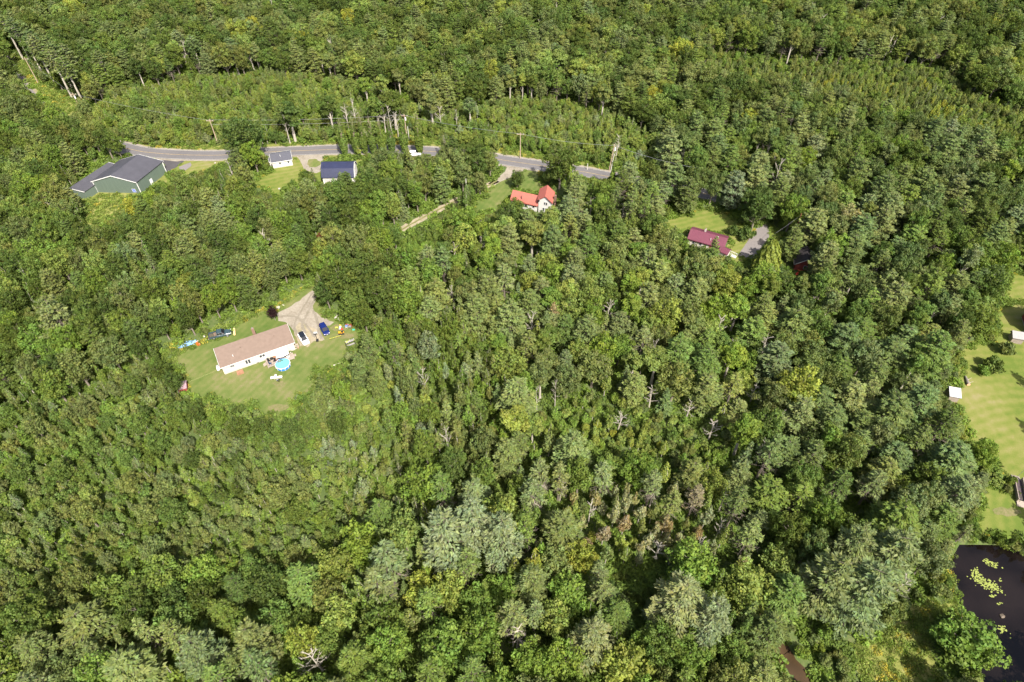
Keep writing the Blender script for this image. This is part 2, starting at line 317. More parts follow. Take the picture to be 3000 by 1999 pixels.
def make_ground():
    xs = [-3500, -1500, -700, -420] + list(np.arange(-330, 331, 2.5)) + [420, 700, 1500, 3500]
    ys = [-2500, -900, -300, -60] + list(np.arange(0, 441, 2.5)) + [520, 800, 1800, 5000]
    X, Y = np.meshgrid(xs, ys); rng = np.random.default_rng(3)
    Z = rng.uniform(-0.10, 0.0, X.shape)
    Z[in_poly(X, Y, ragged(POND_G, 2, 0.1, 0.3))] = -1.6
    v = np.stack([X.ravel(), Y.ravel(), Z.ravel()], 1); nx = len(xs); f = []
    for j in range(len(ys) - 1):
        for i in range(nx - 1): a = j * nx + i; f.append((a, a + 1, a + nx + 1, a + nx))
    me = bpy.data.meshes.new('ground'); me.from_pydata(v.tolist(), [], f); me.materials.append(M_FLOOR)
    o = bpy.data.objects.new('ground', me); COL.objects.link(o); tag(o, kind='structure', label='dark leafy forest floor between the trees')
make_ground()
M_RING = M_LAWN2.copy(); M_RING.name = 'striped_dry_grass'
for q in M_RING.node_tree.nodes:
    if q.bl_idname == 'ShaderNodeTexWave': q.wave_type = 'RINGS'; q.rings_direction = 'Z'; q.inputs['Scale'].default_value = .13; q.inputs['Distortion'].default_value = 2.2
    if q.bl_idname == 'ShaderNodeMapping': q.inputs['Rotation'].default_value = (0, 0, 0); q.inputs['Location'].default_value = (-(G(2990, 1450)[0] + 14), -(G(2990, 1450)[1] - 14), 0)
    if q.bl_idname == 'ShaderNodeMath' and q.inputs[0].is_linked and q.inputs[0].links[0].from_node.bl_idname == 'ShaderNodeTexWave': q.inputs[1].default_value = .06
def water_mat(name, col, rough=0.06):
    m = bpy.data.materials.new(name); m.use_nodes = True; n, l = nodes(m); p = n['Principled BSDF']
    p.inputs['Roughness'].default_value = rough; p.inputs['IOR'].default_value = 1.33
    tc = n.new('ShaderNodeNewGeometry'); no = n.new('ShaderNodeTexNoise'); no.inputs['Scale'].default_value = 0.12; l.new(tc.outputs['Position'], no.inputs['Vector'])
    cr = n.new('ShaderNodeValToRGB'); l.new(no.outputs[0], cr.inputs[0]); e = cr.color_ramp.elements
    e[0].position = 0.35; e[0].color = (*[c * 0.6 for c in col], 1); e[1].position = 0.65; e[1].color = (*[c * 1.5 for c in col], 1); l.new(cr.outputs[0], p.inputs['Base Color'])
    n2 = n.new('ShaderNodeTexNoise'); n2.inputs['Scale'].default_value = 1.5; l.new(tc.outputs['Position'], n2.inputs['Vector'])
    b = n.new('ShaderNodeBump'); b.inputs['Strength'].default_value = 0.06; l.new(n2.outputs[0], b.inputs['Height']); l.new(b.outputs[0], p.inputs['Normal'])
    return m
sheet('water', ragged(POND_G, 3, 0.2, 2.2, 5), -0.5, water_mat('pond_water', (0.007, 0.005, 0.0045), .05), label='dark brown pond water')
tagd = lambda o, l: o.__setitem__('label', l)
def S(name, poly, z, m, grow=1.0, amp=0.35, seed=0, label=None, step=1.6):
    return sheet(name, ragged(gp(poly), step, amp, grow, seed), z, m, label=label)
S('lawn', LAWN_HOME, 0.02, M_LAWN, 1.6, 0.6, 1, 'mown lawn around the brown-roofed house')
S('lawn', LAWN_GREEN, 0.02, M_LAWN2, 1.0, 0.4, 2, 'grass beside the green metal building')
S('lawn', LAWN_COT, 0.02, M_LAWN2, 1.5, 0.4, 3, 'grass around the black-roofed cottage')
S('lawn', STRIP_BARN, 0.02, M_LAWN2, 1.0, 0.2, 4, 'short grass strip beside the navy-roofed barn')
S('lawn', LAWN_RED, 0.02, M_LAWN, 1.0, 0.3, 5, 'green lawn beside the red-roofed farmhouse')
S('lawn', LAWN_MAROON, 0.02, M_LAWN2, 1.2, 0.3, 6, 'lawn around the maroon-roofed house')
S('lawn', LAWN_MAROON2, 0.02, M_LAWN2, 0.8, 0.3, 7, 'grass between the paved drive and the cabin')
S('lawn', LAWN_E1, 0.02, M_LAWN2, 1.0, 0.3, 8, 'small upper lawn at the forest edge')
S('lawn', LAWN_E2, 0.02, M_RING, 1.5, 0.4, 9, 'large striped dry lawn by the two sheds')
S('lawn', LAWN_E3, 0.02, M_RING, 1.5, 0.3, 10, 'lawn between the footbridge and the pond')
S('meadow', MEADOW_SE, 0.02, M_MEAD, 0.0, 0.6, 11, 'rough grass beside the pond')
for i, (p, lb) in enumerate(((VERGE_N, 'weedy verge above the poplar road'), (VERGE_NW, 'weedy verge above the road bend'), (VERGE_RED, 'weedy verge above the gravel pull-off'), (VERGE_E, 'weedy verge by the broken tree'), (MEADOW_NW, 'yellow meadow below the tall bare trunks'), (WEEDS_GREEN, 'overgrown slope below the green building'))):
    S('meadow', p, 0.015, M_MEAD, 1.5, 0.5, 20 + i, lb)
S('gravel_yard', GRAVEL_COT, 0.05, M_GRAV, 0.1, 0.25, 30, 'pale gravel loop between cottage and barn')
S('lawn', ISLAND_COT, 0.07, M_LAWN, 0.0, 0.25, 31, 'oval grass island inside the gravel loop', 0.8)
S('asphalt_yard', YARD_GREEN, 0.05, M_ASPHD, 0.1, 0.1, 32, 'dark asphalt yard beside the green building')
S('gravel_yard', zp(*V2, [(890, 385), (1345, 428), (1850, 405), (1845, 420), (1480, 440), (1330, 445), (1150, 440), (1000, 425)]), 0.08, M_GRAV, 0, 0.3, 33, 'gravel apron between road and asphalt yard', 1.0)
S('gravel_patch', zp(*V2, [(1270, 510), (1400, 460), (1420, 490), (1350, 550), (1280, 550)]), 0.06, M_ASPH2, 0, 0.2, 34, 'grey gravel patch in the grass', 1.0)
S('driveway', DRIVE_HOME, 0.05, M_GRAV, 0.1, 0.3, 35, 'pale gravel driveway with wheel ruts by the parked cars', 1.2)
S('dirt_patch', zp(*V1, [(1370, 500), (1420, 690), (1500, 700), (1570, 640), (1660, 640), (1600, 540), (1500, 470), (1420, 450)]), 0.08, M_DIRT, 0, 0.4, 36, 'worn brown parking patch', 1.0)
for i, (ln, w0, w1) in enumerate((([(1575, 140), (1500, 260), (1440, 360), (1390, 470), (1430, 600)], -.9, -.4), ([(1590, 170), (1530, 280), (1480, 380), (1440, 470), (1470, 560)], -.2, .5), ([(1560, 330), (1600, 430), (1620, 540), (1650, 620)], -.3, .3), ([(1195, 390), (1300, 380), (1400, 400), (1480, 470), (1580, 600)], -.35, .3))):
    strip('wheel_rut', smooth_line(gp(zp(*V1, ln)), 5), w0, w1, .10 + .012 * i, M_RUT, wob=.14, seed=i)
S('driveway', DRIVE_RED, 0.05, M_GRAV, 0.1, 0.1, 37, 'pale gravel pull-off by the red-roofed farmhouse', 1.2)
S('driveway', DRIVE_MAROON, 0.05, M_ASPH2, 0.0, 0.05, 38, 'worn grey paved drive beside the maroon-roofed house', 1.5)
def ell(c, a, b, rot=0, n=18): return [(c[0] + a * math.cos(t) * math.cos(rot) - b * math.sin(t) * math.sin(rot), c[1] + a * math.cos(t) * math.sin(rot) + b * math.sin(t) * math.cos(rot)) for t in [2 * math.pi * i / n for i in range(n)]]
M_BARE = ramp_mat('bare_grass', [(0.36, (0.095, 0.115, 0.032)), (0.5, (0.13, 0.125, 0.052)), (0.66, (0.18, 0.15, 0.085))], [0.5, 2, 8])
for i, (c, a, b) in enumerate((((818, 1125), 1.6, .8), ((815, 1195), 2.6, 1.1), ((1010, 985), 2.4, 1.0), ((985, 960), 1.6, 1.2), ((2950, 1500), 3, 1.0))):
    sheet('dirt_patch', ragged(ell(G(*c), a, b), 0.6, 0.25, 0, 60 + i), 0.045, M_BARE, label='thin worn grass patch number %d' % (i + 1) if False else 'thin worn patch in the grass')

ROAD_PX = [(-60, 60), (10, 150), (52, 228), (118, 306), (210, 375), (300, 415), (395, 441), (450, 449), (520, 454), (600, 456), (660, 455), (780, 447), (900, 442), (990, 439), (1080, 438), (1150, 440), (1200, 442), (1280, 446), (1400, 457), (1473, 470), (1595, 488), (1700, 503), (1780, 518), (1870, 535), (1980, 552), (2100, 575)]
ROAD = smooth_line(gp(ROAD_PX), 6); RW = 3.0; ROAD_ALL = ROAD; ROAD_W2 = [p for p in ROAD if p[0] < -143]; ROAD_E2 = [p for p in ROAD if p[0] >= -147]
# the road bends where the photograph's does; the sheets lie 3 cm apart
RW = 2.8
strip('road_shoulder', ROAD_W2, -2.5, 2.5, 0.07, M_DIRT, wob=0.3)['label'] = 'grassy dirt shoulder of the upper road'
strip('road', ROAD_W2, -1.7, 1.7, 0.10, M_ASPH2)['label'] = 'narrow worn upper road under the tall pines'
ROAD = ROAD_E2
strip('road_shoulder', ROAD, -RW - 0.8, RW + 0.8, 0.075, M_GRAV, wob=0.15)['label'] = 'pale gravel shoulder along the country road'
strip('road', ROAD, -RW, RW, 0.11, M_ASPH)['label'] = 'grey two-lane country road'
M_WLINE = mat('road_paint_white', (0.32, 0.32, 0.30), 0.6, var=0.3, scale=1.5); M_YLINE = mat('road_paint_yellow', (0.25, 0.19, 0.10), 0.6, var=0.3, scale=1.5)
for nm, a, b, m in (('road_marking', -RW + 0.15, -RW + 0.27, M_WLINE), ('road_marking', RW - 0.27, RW - 0.15, M_WLINE), ('road_marking', -0.13, 0.10, M_YLINE)):
    strip(nm, ROAD, a, b, 0.135, m)
TRACK = smooth_line(gp([(1100, 715), (1186, 668), (1240, 638), (1290, 612), (1325, 594), (1370, 572), (1430, 545), (1455, 530)]), 6)
strip('track', TRACK, -1.35, 1.35, 0.05, M_DIRT, wob=0.15)['label'] = 'sandy dirt track through the young trees'
strip('track', TRACK, -0.35, 0.30, 0.08, M_BARE, wob=0.12)['label'] = 'grassy hump along the middle of the dirt track'
STREAM_PX = [(2180, 1700), (2235, 1790), (2262, 1850), (2290, 1910), (2340, 1975), (2400, 2080)]
STREAM = smooth_line(gp(STREAM_PX), 5)
strip('water', STREAM, -1.5, 1.5, 0.03, water_mat('muddy_water', (0.045, 0.028, 0.014), 0.3), wob=0.5)['label'] = 'narrow muddy brown stream'

# ------------------------------------------------------------------ foliage prototypes
PROTO = bpy.data.collections.new('tree_models')         # never linked to the scene: only its meshes are shared
def cards(cen, nrm, size, aspect=1.5, rng=None, along=None):
    n = len(cen)
    nrm = nrm / np.linalg.norm(nrm, axis=1, keepdims=True)
    r = rng.normal(size=(n, 3)) if along is None else along
    u = np.cross(nrm, r); u /= np.linalg.norm(u, axis=1, keepdims=True) + 1e-9
    v = np.cross(nrm, u)
    a = (size * 0.5)[:, None] * v * aspect; b = (size * 0.5)[:, None] * u
    bend = nrm * (size * 0.18)[:, None]
    V = np.stack([cen - a - bend, cen + b * rng.uniform(.7, 1.2, (n, 1)) - a * 0.15, cen + a - bend, cen - b * rng.uniform(.7, 1.2, (n, 1)) + a * 0.1], 1).reshape(-1, 3)
    return V
def crown_mesh(name, V, lobe_var, m, rng):
    n = len(V) // 4
    me = bpy.data.meshes.new(name); me.vertices.add(n * 4); me.loops.add(n * 4); me.polygons.add(n)
    me.vertices.foreach_set('co', V.ravel()); me.loops.foreach_set('vertex_index', np.arange(n * 4))
    me.polygons.foreach_set('loop_start', np.arange(n) * 4); me.polygons.foreach_set('loop_total', np.full(n, 4))
    me.materials.append(m)
    at = me.attributes.new('var', 'FLOAT_VECTOR', 'FACE')
    vv = np.stack([lobe_var[0] * rng.uniform(0.78, 1.22, n), lobe_var[1] * rng.uniform(0.92, 1.08, n), rng.uniform(0.75, 1.25, n)], 1)
    at.data.foreach_set('vector', vv.ravel()); me.update(); me.validate(); return me
def rdir(rng, n, zmin=-1.0):
    z = rng.uniform(zmin, 1, n); a = rng.uniform(0, 2 * math.pi, n); s = np.sqrt(1 - z * z); return np.stack([s * np.cos(a), s * np.sin(a), z], 1)
def limb(mb, rr, a, b, r0, r1, mi=0, n=5, sag=0.12):
    a = Vector(a); b = Vector(b); m_ = (a + b) / 2 + Vector((rr.uniform(-1, 1), rr.uniform(-1, 1), rr.uniform(-.3, 1))) * (b - a).length * sag
    mb.tube([a, m_, b], [r0, (r0 + r1) / 2, r1], n, mi, cap=False)
def proto(name, crown, trunkmb, bark, m):
    """keeps (trunk mesh, crown mesh) for the individual trees and a joined object for the masses"""
    tm = trunkmb.mesh(name + '_trunk', bark)
    PR.setdefault(name.rsplit('.', 1)[0], []).append((tm, crown))
PR = {}
def broad(kind, seed, h, r, lobes, per, leaf, base=0.3, top=1.0, bark=BARK, lr=(0.26, 0.42), sparse=1.0, flat=0.8, pack=.56, trunks=None):
    rng = np.random.default_rng(seed); rr = random.Random(seed); mb = MB()
    zc = h * (base + top) / 2; hz = h * (top - base) / 2
    L = []
    tries = 0
    while len(L) < lobes and tries < lobes * 30:
        tries += 1
        d = rdir(rng, 1, -0.55)[0]; k = rng.uniform(0.35, 1.12) ** 0.6
        prof = 1.0 if d[2] > 0 else 0.9
        c = np.array([d[0] * r * k * prof * rng.uniform(.8, 1.12), d[1] * r * k * prof * rng.uniform(.8, 1.12), zc + d[2] * hz * k * rng.uniform(.85, 1.1)])
        q = rng.uniform(*lr) * r * (1.0 if h > 8 else 1.1)
        if all(np.linalg.norm((c - a) * np.array([1, 1, 0.8])) > pack * (q + b) for a, b in L): L.append((c, q))
    cen, nr, sz, lv, lw = [], [], [], [], []
    for c, q in L:
        k = int(per * (q / (r * 0.34)) ** 2 * sparse); d = rdir(rng, k, -0.45)
        # knobbly surface: radius changes with direction
        ph = rng.uniform(0, 6.3, 3); kn = 1 + 0.16 * np.sin(d[:, 0] * 5 + ph[0]) * np.sin(d[:, 1] * 5 + ph[1]) + 0.12 * np.sin(d[:, 2] * 7 + ph[2])
        rad = q * rng.uniform(0.62, 1.06, k) * kn
        cen.append(c + d * rad[:, None] * np.array([1, 1, flat])); nr.append(d + rng.normal(size=(k, 3)) * 0.55 + np.array([0, 0, .25]))
        sz.append(rng.uniform(.7, 1.35, k) * leaf); lv.append(np.full(k, rng.uniform(0.82, 1.2))); lw.append(np.full(k, rng.uniform(0.9, 1.12)))
    cen, nr, sz = np.concatenate(cen), np.concatenate(nr), np.concatenate(sz); lv = (np.concatenate(lv), np.concatenate(lw))
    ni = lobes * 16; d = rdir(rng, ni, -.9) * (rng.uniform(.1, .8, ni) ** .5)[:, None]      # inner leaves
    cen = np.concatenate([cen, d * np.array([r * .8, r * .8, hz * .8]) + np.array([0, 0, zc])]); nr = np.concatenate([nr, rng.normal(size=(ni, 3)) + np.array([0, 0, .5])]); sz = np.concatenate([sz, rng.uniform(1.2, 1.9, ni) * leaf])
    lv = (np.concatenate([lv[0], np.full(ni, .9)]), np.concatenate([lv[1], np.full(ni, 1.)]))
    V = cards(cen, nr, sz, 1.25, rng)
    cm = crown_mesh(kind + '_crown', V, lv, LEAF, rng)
    tr = 0.018 * h + 0.04; x = rr.uniform(-.3, .3); y = rr.uniform(-.3, .3)
    mb.tube([(0, 0, -0.3), (x * .4, y * .4, h * .25), (x, y, h * .55), (x * 1.5, y * 1.5, h * .86)], [tr * 1.25, tr, tr * .62, tr * .2], 7, cap=False)
    for c, q in L:
        if rr.random() < 0.75:
            z0 = max(h * 0.2, min(c[2] - 0.2 * h, h * .75) * rr.uniform(.75, 1)); limb(mb, rr, (x * z0 / h, y * z0 / h, z0), tuple(c * np.array([.82, .82, .92])), tr * .36, tr * .08, sag=.06)
    proto(kind + '.0', cm, mb, bark, LEAF)
def pine(kind, seed, h, r, base=0.18, whorls=15, per=6, tuft=0.62, bark=DBARK, deadlow=0.0, round_=0.55, dens=1.0, cone=False, droop=0.0):
    rng = np.random.default_rng(seed); rr = random.Random(seed); mb = MB(); tr = 0.016 * h + 0.05
    lean = (rr.uniform(-.3, .3), rr.uniform(-.3, .3))
    mb.tube([(0, 0, -.3), (lean[0] * .5, lean[1] * .5, h * .5), (lean[0], lean[1], h * .93)], [tr * 1.2, tr * .75, tr * .08], 7, cap=False)
    cen, nr, sz, al, lv, lw = [], [], [], [], [], []
    for i in range(whorls):
        t = i / (whorls - 1); z = h * (base + (0.95 - base) * t)
        env = (1 - t) ** (0.9 if cone else round_) * (1.0 if cone else (0.72 + 0.28 * math.sin(min(1, t * 2.2) * math.pi / 2))) + 0.05
        nb = per if t < .85 else max(3, per - 2); a0 = rr.uniform(0, 6.28)
        for k in range(nb):
            if rr.random() < 0.1: continue
            a = a0 + 6.28 * k / nb + rr.uniform(-.35, .35); Lb = r * env * rr.uniform(.62, 1.15)
            rise = (0.30 * t - 0.06 - droop) + rr.uniform(-.08, .08)
            d = np.array([math.cos(a), math.sin(a), rise]); p0 = np.array([lean[0] * z / h, lean[1] * z / h, z]); p1 = p0 + d * Lb
            if not cone or i % 2 == 0: mb.tube([tuple(p0), tuple((p0 + p1) / 2 + np.array([0, 0, -.04 * Lb])), tuple(p1)], [tr * .32 * (1 - .7 * t), tr * .2 * (1 - .7 * t), tr * .05], 4, cap=False)
            if t < deadlow:
                for q in range(5):
                    s0 = rr.uniform(.35, .95); e = p0 + d * Lb * s0; aa = a + rr.choice((-1, 1)) * rr.uniform(.5, 1.1); ll = Lb * rr.uniform(.2, .4)
                    mb.tube([tuple(e), tuple(e + np.array([math.cos(aa), math.sin(aa), rr.uniform(-.2, .4)]) * ll)], [tr * .12, tr * .03], 3, cap=False)
                if rr.random() < .75: continue
            side = np.array([-math.sin(a), math.cos(a), 0]); n = int(max(6, Lb / tuft * 5.2 * dens))
            s = rng.uniform(0.05 if t > .6 else .2, 1.05, n) ** 0.75; wdt = Lb * 0.34 * np.sin(np.clip(s, 0, 1) * math.pi * 0.82 + .25)
            off = rng.uniform(-1, 1, n); c = p0 + d * (Lb * s)[:, None] + side * (off * wdt)[:, None]
            c[:, 2] += rng.uniform(-.12, .22, n) * tuft * 1.3 - (abs(off) * wdt * .12)
            nn = np.stack([rng.normal(0, .45, n) + d[0] * .35, rng.normal(0, .45, n) + d[1] * .35, np.full(n, 1.0)], 1)
            dirs = d * 1.0 + side * (off * .9)[:, None] + rng.normal(size=(n, 3)) * .25 + np.array([0, 0, .35])
            cen.append(c); nr.append(nn); al.append(dirs); sz.append(rng.uniform(.75, 1.3, n) * tuft)
            lv.append(np.full(n, rr.uniform(.82, 1.2))); lw.append(np.full(n, rr.uniform(.93, 1.08)))
    cen, nr, sz, al = map(np.concatenate, (cen, nr, sz, al)); lv = (np.concatenate(lv), np.concatenate(lw))
    n = len(cen); nr = nr / np.linalg.norm(nr, axis=1, keepdims=True); v = al - nr * np.sum(al * nr, 1, keepdims=True); v /= np.linalg.norm(v, axis=1, keepdims=True) + 1e-9
    v = v + nr * 0.25; u = np.cross(nr, v); a = v * (sz * .75)[:, None]; b = u * (sz * .27)[:, None]
    V = np.stack([cen - a * .6, cen + b - a * .1, cen + a, cen - b + a * .05], 1).reshape(-1, 3)
    proto(kind + '.0', crown_mesh(kind + '_crown', V, lv, NEEDLE, rng), mb, bark, NEEDLE)
def wispy(kind, seed, h, r, shoots, per, leaf, base=.1, bark=BARK):
    """young tree: several ascending leafy shoots of different height, ragged outline"""
    rng = np.random.default_rng(seed); rr = random.Random(seed); mb = MB(); tr = .012 * h + .02
    mb.tube([(0, 0, -.2), (0, 0, h * .5), (rr.uniform(-.2, .2), rr.uniform(-.2, .2), h * .92)], [tr, tr * .6, tr * .2], 5, cap=False)
    cen, nr, sz, lv, lw = [], [], [], [], []
    for i in range(shoots):
        q = 0 if i == 0 else rr.uniform(.25, 1.0); a = rr.uniform(0, 6.28); top = h * (1 - .40 * q ** 1.3) * rr.uniform(.72, 1.06); bot = h * base + (top * .35) * rr.random()
        p0 = np.array([0, 0, bot * .8]); p1 = np.array([math.cos(a) * q * r, math.sin(a) * q * r, top]); t = rng.uniform(.12, 1.0, per); w_ = (.20 + .32 * r) * np.sin(np.clip(t * .9 + .05, 0, 1) * math.pi) ** .7 * rng.uniform(.5, 1.15, per)
        b = rng.uniform(0, 6.28, per); o = np.stack([np.cos(b), np.sin(b), np.full(per, .15)], 1); bowed = np.stack([t ** .75, t ** .75, t], 1)
        c = p0 + (p1 - p0) * bowed + o * w_[:, None]; cen.append(c); nr.append(o + rng.normal(size=(per, 3)) * .55 + np.array([0, 0, .45])); sz.append(rng.uniform(.6, 1.4, per) * leaf)
        lv.append(np.full(per, rr.uniform(.78, 1.22))); lw.append(np.full(per, rr.uniform(.9, 1.12))); limb(mb, rr, tuple(p0), tuple(p1), tr * .5, tr * .1)
    V = cards(np.concatenate(cen), np.concatenate(nr), np.concatenate(sz), 1.5, rng); proto(kind + '.0', crown_mesh(kind + '_crown', V, (np.concatenate(lv), np.concatenate(lw)), LEAF, rng), mb, bark, LEAF)
def bare(kind, seed, h, spread=2.5, nb=16, bark=DEADW, start=.3, conifer=False):
    rr = random.Random(seed); mb = MB(); tr = 0.012 * h + 0.07
    x, y = rr.uniform(-.5, .5), rr.uniform(-.5, .5)
    mb.tube([(0, 0, -.3), (x * .5, y * .5, h * .5), (x, y, h)], [tr * 1.2, tr * .75, tr * .15], 6, cap=False); trunk = mb; cb = MB()
    for k in range(nb):
        t = rr.uniform(start, .97); a = rr.uniform(0, 6.28); L = spread * (1.1 - t * .7) * rr.uniform(.6, 1.2); p = Vector((x * t, y * t, h * t))
        d = Vector((math.cos(a), math.sin(a), (rr.uniform(-.1, .2) if conifer else rr.uniform(.5, 1.4)))); e = p + d * L
        cb.tube([p, (p + e) / 2 + Vector((0, 0, .1 * L)), e], [tr * .4, tr * .25, tr * .06], 4, cap=False)
        for q in range(4):
            s = rr.uniform(.35, .9); b = p + (e - p) * s; aa = a + rr.choice((-1, 1)) * rr.uniform(.4, 1.0)
            cb.tube([b, b + Vector((math.cos(aa), math.sin(aa), d.z * .8)) * L * rr.uniform(.25, .5)], [tr * .16, tr * .04], 3, cap=False)
    cm = cb.mesh(kind + '_crown', bark)
    proto(kind + '.0', cm, trunk, bark, bark)
for s in range(6): broad('oak_tree', 10 + s, 12, 4.6, 60, 190, 0.34, base=.22, lr=(.13, .24), flat=.85)
for s in range(6): broad('maple_tree', 30 + s, 11.5, 3.6, 58, 105, 0.33, base=.14, lr=(.15, .27), flat=1.05)
for s in range(4): broad('aspen_tree', 50 + s, 14, 2.6, 20, 120, 0.36, base=.42, bark=PALE, lr=(.3, .46), sparse=.75)
for s in range(5): wispy('birch_tree', 60 + s, 9, 1.35, 9, 120, 0.26, .3, PALE)
for s in range(6): wispy('maple_sapling', 70 + s, 6.5, 1.5, 12, 105, 0.26, .08)
for s in range(4): broad('shrub', 80 + s, 1.9, 1.25, 7, 70, 0.26, base=.0, lr=(.4, .6))
for s in range(5): pine('white_pine', 100 + s, 16, 4.6, base=.16, whorls=15, per=7, tuft=.52, dens=1.6, round_=.5)
for s in range(3): pine('thin_pine', 110 + s, 16, 3.6, base=.3, whorls=12, per=6, tuft=.6, deadlow=.3, dens=1.1)
for s in range(3): pine('tall_pine', 120 + s, 21, 3.9, base=.58, whorls=10, per=7, tuft=.66, dens=1.4, bark=PALE)
for s in range(3): pine('young_pine', 130 + s, 8, 2.0, base=.06, whorls=12, per=6, tuft=.42, dens=1.2, round_=.7)
for s in range(3): pine('fir_tree', 140 + s, 9, 1.7, base=.05, whorls=16, per=7, tuft=.42, cone=True, dens=1.2, droop=.08)
for s in range(4): bare('dead_tree', 150 + s, 10, 2.4, 14, PALE)
for s in range(2): bare('dead_pine', 160 + s, 13, 2.6, 26, DEADW, .25, True)
def poplar(seed):
    rng = np.random.default_rng(seed); rr = random.Random(seed); h = 11; k = 1500
    t = np.where(rng.uniform(0, 1, k) < .78, rng.uniform(0, .5, k), rng.uniform(.4, 1, k)); z = .5 + t * 9.0; rad = 1.1 * np.sin(np.clip(t * .92 + .12, 0, 1) * math.pi) ** .7 * np.where(t > .45, .7, 1) * rng.uniform(.5, 1.05, k) + .1
    a = rng.uniform(0, 6.28, k); c = np.stack([rad * np.cos(a), rad * np.sin(a), z], 1); n = np.stack([np.cos(a), np.sin(a), rng.uniform(-.2, .9, k)], 1) + rng.normal(size=(k, 3)) * .5
    V = cards(c, n, rng.uniform(.7, 1.3, k) * .3, 1.3, rng); mb = MB()
    mb.tube([(0, 0, -.2), (0, 0, 5), (.1, .05, h)], [.2, .13, .02], 6, cap=False)
    for q in range(26):
        z0 = rr.uniform(3.5, 8.5); b = rr.uniform(0, 6.28); L = rr.uniform(2, 3.6) * (1 if z0 < 7 else .7); x = .55 * rr.uniform(.5, 1)
        mb.tube([(0, 0, z0), (math.cos(b) * x * .7, math.sin(b) * x * .7, z0 + L * .4), (math.cos(b) * x, math.sin(b) * x, min(h + .3, z0 + L))], [.05, .035, .01], 3, cap=False)
    proto('lombardy_poplar.0', crown_mesh('poplar_crown', V, (np.ones(k), np.ones(k)), LEAF, rng), mb, mat('grey_brown_twigs', (0.24, 0.2, 0.14), .9), LEAF)
for s in range(3): poplar(170 + s)
def thuja(seed):
    rng = np.random.default_rng(seed); k = 4200; t = rng.uniform(0, 1, k); z = .3 + t * 10.5; a = rng.uniform(0, 6.28, k)
    rad = (3.2 * (1 - t) ** .55 * (.55 + .45 * np.minimum(1, t * 5)) + .1) * (1 + .13 * np.sin(a * 9 + z * 1.7)) * rng.uniform(.78, 1.04, k)
    c = np.stack([rad * np.cos(a), rad * np.sin(a), z], 1); n = np.stack([np.cos(a), np.sin(a), np.full(k, .45)], 1) + rng.normal(size=(k, 3)) * .4
    V = cards(c, n, rng.uniform(.7, 1.3, k) * .42, 1.8, rng, along=np.tile([0.02, .01, 1.], (k, 1)) + rng.normal(size=(k, 3)) * .2)
    mb = MB(); mb.tube([(0, 0, -.2), (0, 0, 9)], [.25, .05], 6, cap=False)
    proto('thuja_tree.0', crown_mesh('thuja_crown', V, (np.ones(k), np.ones(k)), LEAF, rng), mb, BARK, LEAF)
thuja(180)
# nominal height and crown radius of each kind
NOM = dict(oak_tree=(12, 4.9), maple_tree=(11.5, 3.9), aspen_tree=(14, 2.9), birch_tree=(9, 1.8), maple_sapling=(6.5, 1.9), shrub=(1.9, 1.5), white_pine=(16, 4.4), thin_pine=(16, 3.5), tall_pine=(21, 3.6),
           young_pine=(8, 2.0), fir_tree=(9, 1.7), dead_tree=(10, 2.0), dead_pine=(13, 2.2), lombardy_poplar=(11, 1.1), thuja_tree=(10.8, 3.3))

# ------------------------------------------------------------------ tints (base colours of the leaves)
TN = dict(dark=(0.078, 0.114, 0.025), mid=(0.114, 0.166, 0.035), bright=(0.138, 0.206, 0.035), light=(0.180, 0.230, 0.052), yellow=(0.240, 0.266, 0.043), olive=(0.144, 0.177, 0.052), grey=(0.136, 0.170, 0.062),
          blue=(0.160, 0.194, 0.090), pine=(0.108, 0.149, 0.045), rust=(0.20, 0.165, 0.085), purple=(0.030, 0.014, 0.016), red=(0.17, 0.065, 0.035), pale=(0.24, 0.25, 0.115), silver=(0.19, 0.232, 0.112))
TW = dict(dark='dark green', mid='mid green', bright='bright green', light='light green', yellow='yellow-green', olive='olive green', grey='grey-green', blue='pale blue-green', pine='deep green', rust='rusty brown', purple='dark purple', red='red-leaved', pale='pale straw-green', silver='silvery green')

class Tree:
    __slots__ = ('k', 'x', 'y', 's', 'sr', 'tone', 'tint', 'rz', 'var', 'label', 'cat', 'hand', 'px', 'py', 'big', 'spx')
TREES = []
rs = random.Random(11)
def add_tree(k, x, y, h, r, tone, label=None, cat='tree', hand=False, jit=.1, rng=rs):
    t = Tree(); t.k = k; t.x = x; t.y = y; n = NOM[k]; t.s = h / n[0]; t.sr = r / n[1]; t.tone = tone
    f = 1 + rng.uniform(-jit, jit); c = TN[tone]; hs = rng.uniform(-.07, .07)
    t.tint = (c[0] * f * (1 + hs), c[1] * f, c[2] * f * (1 - hs * 2)); t.rz = rng.uniform(0, 6.28); t.var = rng.randrange(len(PR[k])); t.label = label; t.cat = cat; t.hand = hand
    TREES.append(t); return t
def H(k, px, py, wpx, h, tone, label=None, cat='tree', zf=.6):
    """a tree singled out in the photograph: centre of its crown, width of its crown, its height"""
    x, y = G(px, py, h * zf); dep = y * CP + (CAM_H - h * zf) * SP; return add_tree(k, x, y, h, wpx / 2 / FPX * dep, tone, label, cat, True, .03)
H('maple_tree', 798, 915, 33, 5, 'purple', 'small dark purple maple standing on the lawn edge behind the brown-roofed house')
H('oak_tree', 1000, 830, 125, 13, 'dark', 'dark green oak overhanging the entry of the gravel driveway')
H('oak_tree', 1070, 800, 120, 13, 'dark', 'dark spreading oak second from the gravel driveway entry')
H('oak_tree', 955, 860, 70, 10, 'dark', 'oak whose low branches shade the gravel driveway bend')
H('maple_tree', 1030, 895, 75, 10, 'mid', 'mid green maple beside the toys and stones by the driveway')
H('oak_tree', 1120, 870, 110, 12, 'dark', 'dark oak behind the yellow garden tractor')
